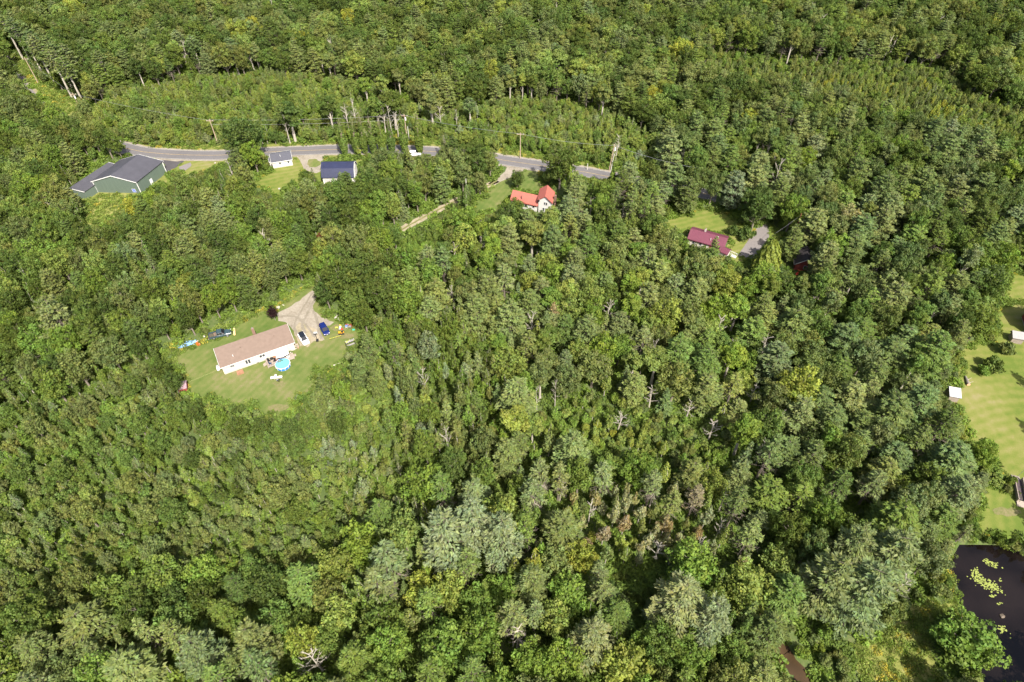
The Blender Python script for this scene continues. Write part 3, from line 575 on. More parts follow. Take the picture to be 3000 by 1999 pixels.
H('oak_tree', 713, 405, 128, 17, 'dark', 'huge dark oak shading the road beside the black-roofed cottage')
H('oak_tree', 1643, 487, 104, 15, 'dark', 'broad dark round maple standing on the lawn by the red-roofed farmhouse')
H('maple_tree', 1515, 522, 46, 7, 'dark', 'small round dark tree behind the low red roof wing')
H('oak_tree', 2222, 605, 112, 15, 'dark', 'large dark oak at the head of the paved drive')
H('thuja_tree', 2256, 745, 92, 12, 'light', 'pointed dense yellowish cedar beside the paved drive')
H('shrub', 2150, 676, 34, 3.2, 'dark', 'rounded dark bush on the lawn, further from the paved drive', 'bush')
H('shrub', 2187, 684, 46, 3.6, 'dark', 'large rounded dark bush against the paved drive', 'bush')
H('young_pine', 1975, 684, 48, 8, 'pine', 'young pine off the far end of the maroon-roofed house')
H('young_pine', 2094, 728, 52, 11, 'pine', 'pine standing in front of the maroon-roofed house')
H('white_pine', 1300, 1540, 190, 22, 'blue', 'leftmost of the three big pale blue-green pines', 'tree', .75)
H('white_pine', 1385, 1500, 150, 23, 'blue', 'middle one of the three big pale blue-green pines', 'tree', .75)
H('white_pine', 1470, 1545, 150, 21, 'blue', 'rightmost of the three big pale blue-green pines', 'tree', .75)
H('thin_pine', 1130, 1625, 130, 20, 'grey', 'ragged grey-green pine with bare lower branches left of the three pale pines', 'tree', .7)
H('thin_pine', 1105, 1700, 120, 17, 'grey', 'bare-bottomed grey pine below the ragged pine', 'tree', .7)
H('thin_pine', 1500, 1800, 110, 18, 'grey', 'thin grey pine standing among bright maples with a bare spiky lower trunk', 'tree', .7)
H('dead_pine', 1518, 1868, 70, 12, 'grey', 'pale spiky dead pine below the thin grey pine')
H('white_pine', 2000, 1740, 190, 21, 'blue', 'broad blue-green pine right of the dark gap in the forest', 'tree', .75)
H('white_pine', 2090, 1790, 150, 20, 'blue', 'blue-green pine leaning over the left bank of the muddy stream', 'tree', .75)
H('white_pine', 1740, 1850, 150, 18, 'blue', 'blue-green pine just below the dark gap in the forest', 'tree', .75)
H('white_pine', 2450, 1670, 190, 22, 'grey', 'large grey-green pine beside the stream, left one of the huge pair', 'tree', .75)
H('white_pine', 2560, 1700, 210, 23, 'grey', 'huge spreading pine between the muddy stream and the pond', 'tree', .75)
H('white_pine', 2640, 1600, 190, 20, 'grey', 'huge pine whose branches reach the pond bank', 'tree', .75)
H('white_pine', 2520, 1575, 150, 20, 'grey', 'grey-green pine directly behind the huge pond-side pines', 'tree', .75)
H('maple_tree', 2835, 1880, 185, 11, 'bright', 'round bright green maple leaning over the pond edge')
H('white_pine', 570, 1890, 150, 18, 'grey', 'pale grey pine at the very bottom edge of the forest, left of its twin', 'tree', .75)
H('white_pine', 725, 1860, 140, 18, 'grey', 'pale grey pine spreading flat branches over bright green maples', 'tree', .75)
H('maple_tree', 890, 1880, 95, 13, 'yellow', 'yellowing half-bare maple with pale branches showing')
H('dead_tree', 925, 1930, 80, 11, 'grey', 'bare pale branching tree under the yellowing maple')
H('maple_tree', 398, 612, 62, 10, 'yellow', 'vivid yellow-green maple below the green metal building')
H('white_pine', 150, 905, 135, 20, 'grey', 'big feathery pine standing above the left forest', 'tree', .75)
H('oak_tree', 2875, 1335, 78, 9, 'bright', 'round green oak at the edge of the striped lawn')
H('maple_tree', 2868, 950, 100, 11, 'mid', 'full green maple between the two lawn sheds')
H('shrub', 2953, 1022, 44, 3.4, 'olive', 'dark bush in front of the grey lawn shed', 'bush')
H('shrub', 2915, 1068, 52, 3.4, 'mid', 'bushy clump in the middle of the lawn by the fallen log', 'bush')
H('shrub', 2885, 1085, 36, 2.4, 'bright', 'low bright bush left of the lawn clump', 'bush')
H('maple_tree', 2482, 648, 92, 12, 'pale', 'pale straw-coloured drooping tree right of the cabin')
H('young_pine', 942, 1125, 52, 10, 'pine', 'slender dark pine standing inside the lawn corner')
H('white_pine', 938, 1180, 78, 12, 'pine', 'dark pine at the lawn edge below the slender one')
H('white_pine', 1078, 1015, 62, 12, 'pine', 'dark pine beside the garden swing')
H('white_pine', 1050, 1070, 66, 12, 'pine', 'dark pine right of the lawn plank')
H('white_pine', 1100, 1110, 60, 12, 'pine', 'dark pine behind the two beside the lawn plank')
H('thin_pine', 1622, 925, 44, 13, 'rust', 'dying pine with rusty brown needles')
H('maple_tree', 942, 705, 30, 7, 'red', 'small red-leaved maple alone among the green trees')
H('maple_tree', 2335, 1140, 130, 14, 'yellow', 'bright yellow-green broad maple in the dark pine wood')
H('maple_tree', 745, 85, 50, 13, 'yellow', 'tall yellow-green tree left of the brush pile, above it')
H('maple_tree', 1020, 60, 52, 13, 'yellow', 'yellow-green maple high in the upper forest')
H('oak_tree', 1100, 850, 90, 12, 'dark', 'dark oak nearest the pile of stones')
H('maple_sapling', 1062, 1425, 60, 8, 'silver', 'silvery pale aspen sapling clump in the young forest')
H('aspen_tree', 1600, 190, 60, 14, 'light', 'pale-topped aspen, first of the row above the farm road')
H('aspen_tree', 1640, 185, 55, 14, 'light', 'pale-topped aspen, second of the row above the farm road')
H('aspen_tree', 1690, 215, 55, 14, 'light', 'pale-topped aspen, third of the row above the farm road')
H('aspen_tree', 1735, 225, 55, 13, 'light', 'pale-topped aspen, fourth of the row above the farm road')
H('aspen_tree', 1850, 235, 60, 14, 'olive', 'tall aspen left of the large pine wood')
H('aspen_tree', 1905, 240, 60, 14, 'olive', 'tall aspen against the edge of the large pine wood')
H('aspen_tree', 845, 335, 72, 15, 'dark', 'dark-crowned roadside tree with a bare forked trunk crossing the wires', zf=.72)
H('aspen_tree', 1150, 300, 66, 15, 'dark', 'dark crown above the broken pale trunk behind the poplars', zf=.75)
H('aspen_tree', 1100, 310, 50, 14, 'mid', 'grey-green crown behind the fourth poplar', zf=.75)
H('aspen_tree', 960, 305, 56, 14, 'dark', 'dark crown left of the poplar row above the wires', zf=.75)
H('aspen_tree', 1262, 300, 50, 13, 'grey', 'grey-green crown above the slim white trunk', zf=.75)
H('aspen_tree', 1120, 255, 34, 12, 'light', 'bright-topped tree behind the row of poplars')
H('aspen_tree', 1070, 260, 40, 11, 'bright', 'round bright tree behind the row of poplars')
H('tall_pine', 1375, 300, 44, 12, 'pine', 'tall-trunked pine right of the poplar row', zf=.8)
H('white_pine', 1655, 1060, 60, 12, 'grey', 'grey-green pine near the centre of the mixed forest')
H('young_pine', 920, 520, 26, 9, 'dark', 'narrow dark birch on the grass in front of the barn')
H('maple_tree', 893, 528, 32, 8, 'mid', 'slim green tree on the grass between cottage and barn')
H('maple_sapling', 855, 530, 14, 3, 'mid', 'tiny green sapling on the grass below the cottage')
H('young_pine', 512, 520, 30, 5, 'mid', 'round bushy tree by the grey gravel patch')
H('white_pine', 2425, 740, 100, 16, 'grey', 'large pine leaning over the right side of the shaded cabin', 'tree', .7)
H('white_pine', 2330, 690, 70, 14, 'pine', 'dark pine directly behind the shaded cabin', 'tree', .7)
for i, (a, b, c_) in enumerate([(8, 150, 60), (24, 205, 55), (48, 262, 50), (88, 300, 52), (118, 335, 55), (150, 345, 60), (185, 372, 60), (225, 392, 60), (270, 400, 60), (-10, 210, 60)]):
    H('maple_tree' if i % 3 else 'oak_tree', a, b, c_, 11, ('mid', 'dark', 'olive')[i % 3], None)
for a, b, c_, tn, hh in [(700, 1258, 72, 'dark', 7), (768, 1252, 62, 'dark', 7), (640, 1222, 56, 'bright', 6.5), (852, 1262, 72, 'dark', 8), (575, 1210, 52, 'dark', 7), (505, 1120, 58, 'dark', 8), (470, 1085, 60, 'dark', 8), (905, 1250, 60, 'mid', 8), (990, 1240, 60, 'dark', 9), (60, 800, 90, 'dark', 12), (110, 1000, 100, 'bright', 12), (40, 960, 80, 'bright', 12)]:
    H('maple_tree', a, b, c_, hh, tn, None)
# tall bare-trunked pines at the upper road corner
for i, (bx, by, hh) in enumerate([(30, 130, 18), (66, 170, 19), (94, 188, 20), (161, 248, 21), (150, 225, 20), (178, 252, 18), (212, 288, 20), (218, 272, 21), (247, 308, 20), (243, 262, 19), (196, 240, 20), (330, 258, 16), (548, 190, 15), (590, 205, 15), (695, 205, 14)]):
    x, y = G(bx, by); add_tree('tall_pine', x, y, hh, 3.4, 'pine' if i % 3 else 'grey', hand=True)
for i, (bx, by, hh) in enumerate([(1012, 456, 15.5), (1047, 452, 15), (1070, 450, 15.5), (1096, 452, 15), (1124, 452, 14.5), (1150, 446, 13), (1187, 448, 16.5), (1231, 452, 16.5)]):
    x, y = G(bx, by); add_tree('lombardy_poplar', x, y, hh, 1.45, 'mid', '%s poplar with a bare brown top in the roadside row' % ('first', 'second', 'third', 'fourth', 'fifth', 'sixth', 'seventh', 'eighth')[i], hand=True)
for i, (bx, by, hh, lb) in enumerate([(850, 420, 13, 'forked bare trunk at the roadside under the wires'), (1023, 385, 11, 'leaning bare grey trunk behind the poplars'), (1046, 375, 12, 'straight thin dead trunk behind the poplars'), (1130, 392, 13, 'tall pale trunk behind the fifth poplar'), (1150, 400, 12, 'broken pale trunk behind the sixth poplar'), (1168, 402, 10, 'forked pale trunk by the roadside rocks'),
        (1266, 362, 10, 'slim white trunk against dark woods'), (1294, 376, 10, 'slim brown trunk right of the white one'), (1800, 490, 12, 'broken pale tree beside the leaning power pole'), (1775, 950, 9, 'dark broken snag in the central forest'), (2095, 1000, 9, 'bare spiky snag left of the yellow-green maple'), (2195, 1185, 8, 'twiggy dead tree with pale spreading branches'),
        (2250, 1195, 7, 'small pale dead tree right of the twiggy one'), (2075, 1290, 8, 'crooked white snag in the low scrub'), (1900, 1200, 8, 'dark upright snag in the shaded gap'), (1915, 1640, 8, 'bare pale snag above the dark gap'), (2010, 1225, 6, 'thin white broken trunk in the scrub'), (25, 720, 7, 'bare forked tree at the left edge of the forest'),
        (1810, 1260, 6, 'short white snag among bushes'), (1730, 640, 8, 'thin dead trunk in the woods below the farmhouse')]):
    x, y = G(bx, by); add_tree('dead_tree', x, y, hh, 1.9, 'grey', lb, hand=True)
for bx, by, hh, rr_, lb in [(940, 520, 0, 0, '')][:0]: pass
for px, py, wpx, hh, tone, lb in [(2090, 1330 + 0, 0, 0, 'mid', '')][:0]: pass
for px, py, wpx, lb in [(1580, 1390, 60, 'grey pine with a mass of bare branches in the central forest'), (1640, 1400, 55, 'bare-branched grey pine beside its twin in the central forest'), (1910, 1420, 60, 'bare-branched pine left of the rusty trees'), (1560, 1450, 70, 'grey half-dead pine right above the three pale pines')]:
    H('thin_pine', px, py, wpx * 1.3, 16, 'grey', lb); H('dead_pine', px + 4, py + 26, wpx * .8, 10, 'grey', 'bare spiky branches under the ' + lb.split(' ')[0] + ' ' + lb.split(' ')[1] + ' near the ' + ('centre' if px < 1600 else 'rusty trees' if px > 1800 else 'twin pines'))
for px, py, lb in [(1830, 1530, 'rusty yellow thin tree in the sparse wood'), (1770, 1560, 'reddish thin tree left of the rusty yellow one'), (1950, 1530, 'pinkish brown thin tree right of the rusty yellow one'), (2170, 1660, 'pinkish brown shrubby tree beside the stream')]:
    H('birch_tree', px, py, 60, 10, 'rust', lb)

# ------------------------------------------------------------------ forest zones (seen crowns), first match wins
Z_YOUNG_N = [(225, 330), (262, 268), (330, 240), (560, 205), (700, 185), (790, 195), (1010, 205), (1230, 272), (1290, 300), (1400, 285), (1560, 270), (1700, 290), (1900, 330), (1950, 380), (1930, 470), (1800, 500), (1500, 455), (1290, 405), (1200, 400), (900, 430), (700, 420), (420, 432), (300, 400)]
Z_SCRUB = [(2070, 150), (2350, 172), (2600, 180), (2760, 200), (2860, 290), (3050, 330), (3050, 420), (2850, 375), (2700, 310), (2560, 245), (2300, 225), (2080, 185)]
Z_YOUNG_SW = [(-200, 1060), (150, 1130), (400, 1010), (520, 1120), (560, 1210), (720, 1240), (850, 1230), (960, 1215), (1100, 1240), (1300, 1330), (1230, 1420), (1130, 1480), (1050, 1560), (960, 1640), (700, 1680), (300, 1780), (-200, 1830)]
Z_YOUNG_C = [(960, 960), (1060, 920), (1130, 880), (1400, 930), (1480, 1100), (1500, 1300), (1400, 1400), (1250, 1430), (1100, 1240), (960, 1215)]
Z_TRACK = [(1190, 640), (1340, 560), (1420, 560), (1400, 620), (1300, 680), (1200, 760), (1120, 730)]
Z_PINE_E = [(1980, 380), (2300, 330), (3100, 380), (3100, 820), (2900, 800), (2760, 1000), (2800, 1200), (2900, 1400), (2780, 1600), (2700, 1850), (2400, 1750), (2150, 1500), (2280, 1300), (2230, 1000), (2350, 800), (2100, 760), (1950, 720), (1900, 620), (1850, 560), (1900, 420)]
Z_SCRUB_S = [(1560, 1180), (1700, 1130), (1950, 1230), (2150, 1260), (2200, 1380), (2000, 1380), (1800, 1330), (1600, 1260)]
Z_SE = [(2250, 1780), (2450, 1750), (2800, 1999), (2900, 2300), (2200, 2300), (2300, 1999)]
Z_MID = [(1130, 880), (1250, 720), (1450, 640), (1750, 560), (1950, 700), (2150, 780), (2300, 820), (2230, 1000), (2280, 1300), (2100, 1500), (1800, 1420), (1500, 1400), (1480, 1100), (1400, 930)]
Z_GAP = [(1760, 1640), (1900, 1620), (1960, 1700), (1880, 1780), (1790, 1760)]
Z_NORTH = [(-400, -400), (3400, -400), (3400, 380), (2300, 330), (1980, 380), (1900, 330), (1700, 290), (1560, 270), (1290, 300), (1010, 205), (560, 205), (225, 330), (100, 300), (-400, 280)]
#        polygon     kinds (weight, kind, h0, h1, r0, r1)                                              tones (weights)                                     spacing
ZONES = [
 ([(250, 1690), (500, 1650), (780, 1640), (900, 1760), (700, 1860), (300, 1850)], [(7, 'maple_tree', 8, 11, 2.4, 4.2), (2, 'oak_tree', 9, 11, 3, 4.2), (1, 'white_pine', 10, 13, 2.6, 3.4)], [(4, 'dark'), (4, 'mid'), (1.5, 'bright')], .66),
 (Z_GAP, [(1, 'shrub', .8, 1.5, .8, 1.2)], [(1, 'dark')], .9),
 ([(940, 1240), (1060, 1260), (1240, 1330), (1180, 1450), (1050, 1500), (960, 1480), (900, 1380)], [(5, 'maple_sapling', 3.5, 6, 1.1, 1.8), (3, 'birch_tree', 5, 7.5, 1, 1.5)], [(2, 'light'), (2.5, 'silver'), (3, 'olive')], .52),
 ([(1640, 1420), (1900, 1400), (2130, 1440), (2210, 1640), (2160, 1720), (2020, 1640), (1780, 1620), (1660, 1560)], [(4, 'birch_tree', 7, 10, 1.2, 1.9), (2, 'maple_sapling', 4, 6, 1.2, 1.8), (1, 'thin_pine', 10, 13, 2, 2.8), (.3, 'dead_tree', 7, 10, 1.2, 1.8)], [(.5, 'rust'), (2.5, 'olive'), (1.8, 'pale'), (1.6, 'light'), (.6, 'yellow')], .62),
 ([(1050, 1010), (1130, 1050), (1150, 1150), (1090, 1210), (1010, 1190), (1030, 1090)], [(3, 'maple_sapling', 2, 3.5, 1, 1.6), (3, 'shrub', 1.2, 2, .8, 1.3)], [(3, 'light'), (1, 'bright')], .6),
 ([(-100, 1650), (300, 1640), (420, 1740), (60, 1800), (-100, 1800)], [(6, 'maple_sapling', 6, 9, 1.4, 2.2), (2, 'maple_tree', 8, 10, 2, 3)], [(3, 'olive'), (3, 'mid')], .54),
 (Z_SCRUB_S, [(3, 'maple_sapling', 3, 5, 1, 1.8), (2, 'birch_tree', 5, 8, 1.2, 1.8), (1, 'thin_pine', 9, 12, 1.8, 2.4)], [(3, 'light'), (2, 'bright'), (1, 'yellow')], .62),
 (Z_YOUNG_N, [(8, 'maple_sapling', 3, 5.5, 1.3, 2.2), (1.5, 'birch_tree', 4, 6, 1.1, 1.7), (.5, 'young_pine', 3.5, 5.5, 1.2, 1.7), (1.2, 'maple_tree', 5, 7, 1.8, 2.8), (.02, 'dead_tree', 6, 9, 1, 1.5)], [(2.5, 'olive'), (2, 'mid'), (4, 'light'), (3, 'bright'), (.5, 'silver')], .47),
 (Z_SCRUB, [(6, 'maple_sapling', 2.5, 5, .8, 1.4), (2, 'birch_tree', 4, 6, .9, 1.3)], [(3, 'light'), (3, 'olive'), (1, 'yellow'), (1, 'mid')], .52),
 (Z_TRACK, [(4, 'maple_sapling', 3, 5, 1, 1.7), (2, 'shrub', 1.5, 2.5, 1, 1.6)], [(2, 'bright'), (2, 'mid')], .65),
 (Z_YOUNG_SW, [(3, 'birch_tree', 4.5, 7, 1.0, 1.6), (8, 'maple_sapling', 3.5, 6.5, 1.0, 2.2), (.4, 'fir_tree', 5, 7, 1.0, 1.4), (1.8, 'maple_tree', 5.5, 8, 1.8, 3.0), (.02, 'dead_tree', 6, 8, 1, 1.3)], [(6, 'olive'), (4, 'mid'), (1.6, 'grey'), (1, 'light'), (.6, 'bright'), (.8, 'dark')], .54),
 (Z_YOUNG_C, [(6, 'maple_sapling', 6, 9, 1.5, 2.3), (3, 'birch_tree', 8, 11, 1.4, 2), (1.2, 'young_pine', 8, 11, 1.7, 2.3), (1.5, 'maple_tree', 9, 12, 2.2, 3.2), (.05, 'dead_tree', 8, 10, 1, 1.5)], [(4, 'mid'), (3, 'olive'), (2, 'bright'), (1, 'light'), (1, 'silver'), (1, 'dark')], .54),
 (Z_SE, [(3, 'maple_sapling', 3, 5, 1.2, 2), (2, 'shrub', 1.6, 2.6, 1, 1.6)], [(2, 'bright'), (2, 'olive')], .7),
 (Z_PINE_E, [(5, 'white_pine', 10, 15.5, 3.2, 5.2), (1.2, 'thin_pine', 11, 15, 2.8, 3.8), (3.6, 'maple_tree', 8, 12, 2.6, 4.2), (2, 'oak_tree', 11, 14, 3, 4.4), (.8, 'aspen_tree', 12, 15, 2, 2.8), (.08, 'dead_tree', 9, 12, 1.3, 1.9)], [(3.5, 'grey'), (4.5, 'pine'), (.5, 'blue'), (2.4, 'mid'), (1.2, 'bright'), (1.2, 'dark'), (1, 'olive')], .62),
 (Z_MID, [(2.0, 'white_pine', 11, 15, 3.0, 4.8), (.8, 'thin_pine', 11, 15, 2.8, 3.8), (5, 'maple_tree', 9, 13, 2.8, 4.6), (1.4, 'aspen_tree', 10, 13, 2.2, 3.2), (1.0, 'birch_tree', 8, 11, 1.7, 2.4), (1, 'oak_tree', 10, 13, 3.2, 4.8), (.4, 'fir_tree', 9, 11, 1.6, 2.2), (.10, 'dead_tree', 8, 11, 1.2, 1.7)], [(3, 'mid'), (3.5, 'bright'), (3, 'light'), (2, 'olive'), (1.2, 'grey'), (1, 'dark')], .63),
 (Z_NORTH, [(5, 'oak_tree', 9, 13, 3.2, 5.0), (4, 'maple_tree', 8, 13, 2.8, 4.4), (1.6, 'white_pine', 10, 14, 2.8, 4.2), (.7, 'thin_pine', 11, 14, 2.4, 3.2), (1.0, 'aspen_tree', 10, 13, 2.0, 2.8), (.6, 'fir_tree', 8, 11, 1.6, 2.3), (.05, 'dead_tree', 9, 12, 1.2, 1.8)], [(4, 'mid'), (3, 'dark'), (3, 'olive'), (1.6, 'light'), (1.2, 'grey'), (.3, 'yellow')], .56),
 ([(-400, 280), (1450, 280), (1450, 640), (1130, 880), (1060, 920), (960, 960), (520, 1120), (400, 1010), (150, 1130), (-400, 1060)], [(5, 'maple_tree', 9, 13, 2.2, 3.6), (2.4, 'oak_tree', 10, 13, 2.8, 4.2), (1.6, 'white_pine', 10, 14, 2.6, 3.8), (2.4, 'birch_tree', 7, 10, 1.5, 2.2), (.8, 'fir_tree', 7, 10, 1.4, 2), (2, 'maple_sapling', 6, 8, 1.5, 2.2), (.08, 'dead_tree', 8, 11, 1.2, 1.8)], [(4, 'mid'), (3, 'olive'), (2.4, 'dark'), (2, 'bright'), (1, 'light'), (.8, 'grey')], .56),
 ([(-600, -600), (3600, -600), (3600, 3000), (-600, 3000)], [(7, 'maple_tree', 9, 13.5, 2.8, 5.0), (1.3, 'white_pine', 12, 16, 3.4, 5.0), (1.3, 'oak_tree', 11, 14, 3, 4.4), (1.5, 'birch_tree', 9, 12, 1.5, 2.1), (.8, 'thin_pine', 13, 18, 2.2, 3), (.6, 'fir_tree', 9, 12, 1.5, 2), (.04, 'dead_tree', 8, 11, 1.2, 2)], [(4, 'bright'), (3, 'mid'), (2, 'light'), (1.6, 'olive'), (1, 'grey'), (1.4, 'dark'), (.3, 'yellow')], .62),
]
GROUND_KEEP = [gp(p) for p in (LAWN_HOME, LAWN_GREEN, YARD_GREEN, LAWN_COT, GRAVEL_COT, STRIP_BARN, LAWN_RED, DRIVE_RED, LAWN_MAROON, LAWN_MAROON2, DRIVE_MAROON, LAWN_E1, LAWN_E2, LAWN_E3, MEADOW_SE, VERGE_N, VERGE_NW, VERGE_RED, VERGE_E, MEADOW_NW, WEEDS_GREEN, WEEDS_HOME)] + [POND_G]
BUILD_KEEP = []                                            # footprints, filled from the list below
def fp(p0, L, W, yaw, grow=1.2, shear=0.0):
    c, s = math.cos(yaw), math.sin(yaw); g = grow
    return [(p0[0] + c * (x + shear * y) - s * y, p0[1] + s * (x + shear * y) + c * y) for x, y in ((-g, -g), (L + g, -g), (L + g, W + g), (-g, W + g))]
B_HOME = ((-72.0, 109.5), 18.0, 6.9, R(27.6), 0.0)
B_GREEN = ((-135.6, 187.0), 14.4, 12.0, R(-2), 0.32)
B_COT = ((-81.3, 200.7), 6.5, 5.6, R(17), 0.0)
B_BARN = ((-62.4, 191.4), 10.2, 7.2, R(1.5), 0.0)
B_WING = ((-0.2, 179.6), 8.6, 4.6, R(-21), 0.0)
B_RED = ((8.3, 176.3), 4.4, 5.2, R(-23), -0.25)
B_MAR = ((52.7, 160.2), 10.4, 5.6, R(-25), 0.0)
B_CAB = (G(2325, 790), 5.2, 5.0, R(-14), 0.0)
B_S1 = (G(2958, 1004), 2.7, 2.3, R(-15), 0.0)
B_S2 = (G(2774, 1174), 2.2, 2.8, R(-14), 0.0)
B_FAR = (G(3010, 985), 9.0, 7.0, R(-14), 0.0)
for b in (B_HOME, B_GREEN, B_COT, B_BARN, B_WING, B_RED, B_MAR, B_CAB, B_S1, B_S2, B_FAR): BUILD_KEEP.append(fp(b[0], b[1], b[2], b[3], 1.0, b[4]))
BUILD_KEEP.append(fp((-140.8, 185.0), 6, 14, R(-2), .5, .6))
ROAD_NW = [p for p in ROAD_ALL if p[0] < -142]; ROAD_E = [p for p in ROAD if p[0] >= -146]
DRAINS = [(ROAD_E, RW + 1.6), (ROAD_NW, 1.3), (TRACK, 2.0), (STREAM, 1.7)]
def near_line(x, y, line, d):
    m = np.full(x.shape, False)
    for i in range(len(line) - 1):
        ax, ay = line[i]; bx, by = line[i + 1]; vx, vy = bx - ax, by - ay; L2 = vx * vx + vy * vy + 1e-9
        t = np.clip(((x - ax) * vx + (y - ay) * vy) / L2, 0, 1); m |= (x - ax - t * vx) ** 2 + (y - ay - t * vy) ** 2 < d * d
    return m
def blocked_ground(x, y):
    m = np.zeros(x.shape, bool)
    for p in GROUND_KEEP + BUILD_KEEP: m |= in_poly(x, y, p)
    for ln, d in DRAINS: m |= near_line(x, y, ln, d)
    return m
VB = [(min(a for a, b in p), max(a for a, b in p), min(b for a, b in p), max(b for a, b in p)) for p in CLEAR_VIS]
def covers_view(x, y, h, r):
    m = np.zeros(x.shape, bool)
    for fz in (.1, .25, .4, .55, .7, .82, .92, 1.0):
        k = (.8, .95, 1, 1, .9, .7, .45, .05)[(.1, .25, .4, .55, .7, .82, .92, 1.0).index(fz)]
        for dx, dy in ((0, 0), (-.9, 0), (.9, 0), (0, -.9), (0, .9), (-.6, -.6), (.6, -.6), (-.6, .6), (.6, .6), (-.45, 0), (.45, 0)):
            u, v = proj(x + dx * r * k, y + dy * r * k, h * fz)
            for p, (a0, a1, b0, b1) in zip(CLEAR_VIS, VB):
                q = np.nonzero(~m & (u > a0) & (u < a1) & (v > b0) & (v < b1))[0]
                if len(q): m[q] = in_poly(u[q], v[q], p)
    return m
SOFT = [[(2080, 165), (2350, 190), (2620, 195), (2760, 215), (2850, 300), (3050, 345), (3050, 400), (2850, 360), (2700, 315), (2560, 270), (2300, 235), (2090, 195)], [(2560, 215), (2680, 205), (2800, 290), (2740, 340), (2620, 300)],
        [(300, 350), (330, 275), (560, 240), (760, 222), (1000, 240), (1200, 300), (1190, 360), (1000, 330), (900, 340), (860, 400), (700, 400), (600, 330), (420, 405)], [(1330, 330), (1600, 300), (1850, 360), (1900, 420), (1860, 460), (1550, 420), (1330, 390)],
        [(940, 1250), (1060, 1270), (1200, 1340), (1130, 1430), (980, 1440), (900, 1350)], [(1600, 1200), (1800, 1180), (2100, 1280), (2120, 1350), (1850, 1310)], [(1060, 1020), (1120, 1060), (1130, 1150), (1070, 1190), (1020, 1130)]]
def covers_soft(x, y, h, r):
    global CLEAR_VIS, VB
    a, b = CLEAR_VIS, VB; CLEAR_VIS = SOFT; VB = [(min(p_[0] for p_ in p), max(p_[0] for p_ in p), min(p_[1] for p_ in p), max(p_[1] for p_ in p)) for p in SOFT]
    m = covers_view(x, y, h * .9, r * .7); CLEAR_VIS, VB = a, b; return m
rngF = np.random.default_rng(77)
def pick(rng, items, n):
    wts = np.array([i[0] for i in items], float); return rng.choice(len(items), n, p=wts / wts.sum())
def smoothnoise(x, y, sc, seed):
    r_ = np.random.default_rng(seed); o = np.zeros_like(x)
    for i in range(5):
        a = r_.uniform(0, 6.28); f = 2 * math.pi / (sc * r_.uniform(.6, 1.7)); o += np.sin((x * math.cos(a) + y * math.sin(a)) * f + r_.uniform(0, 6.28))
    return o / 5
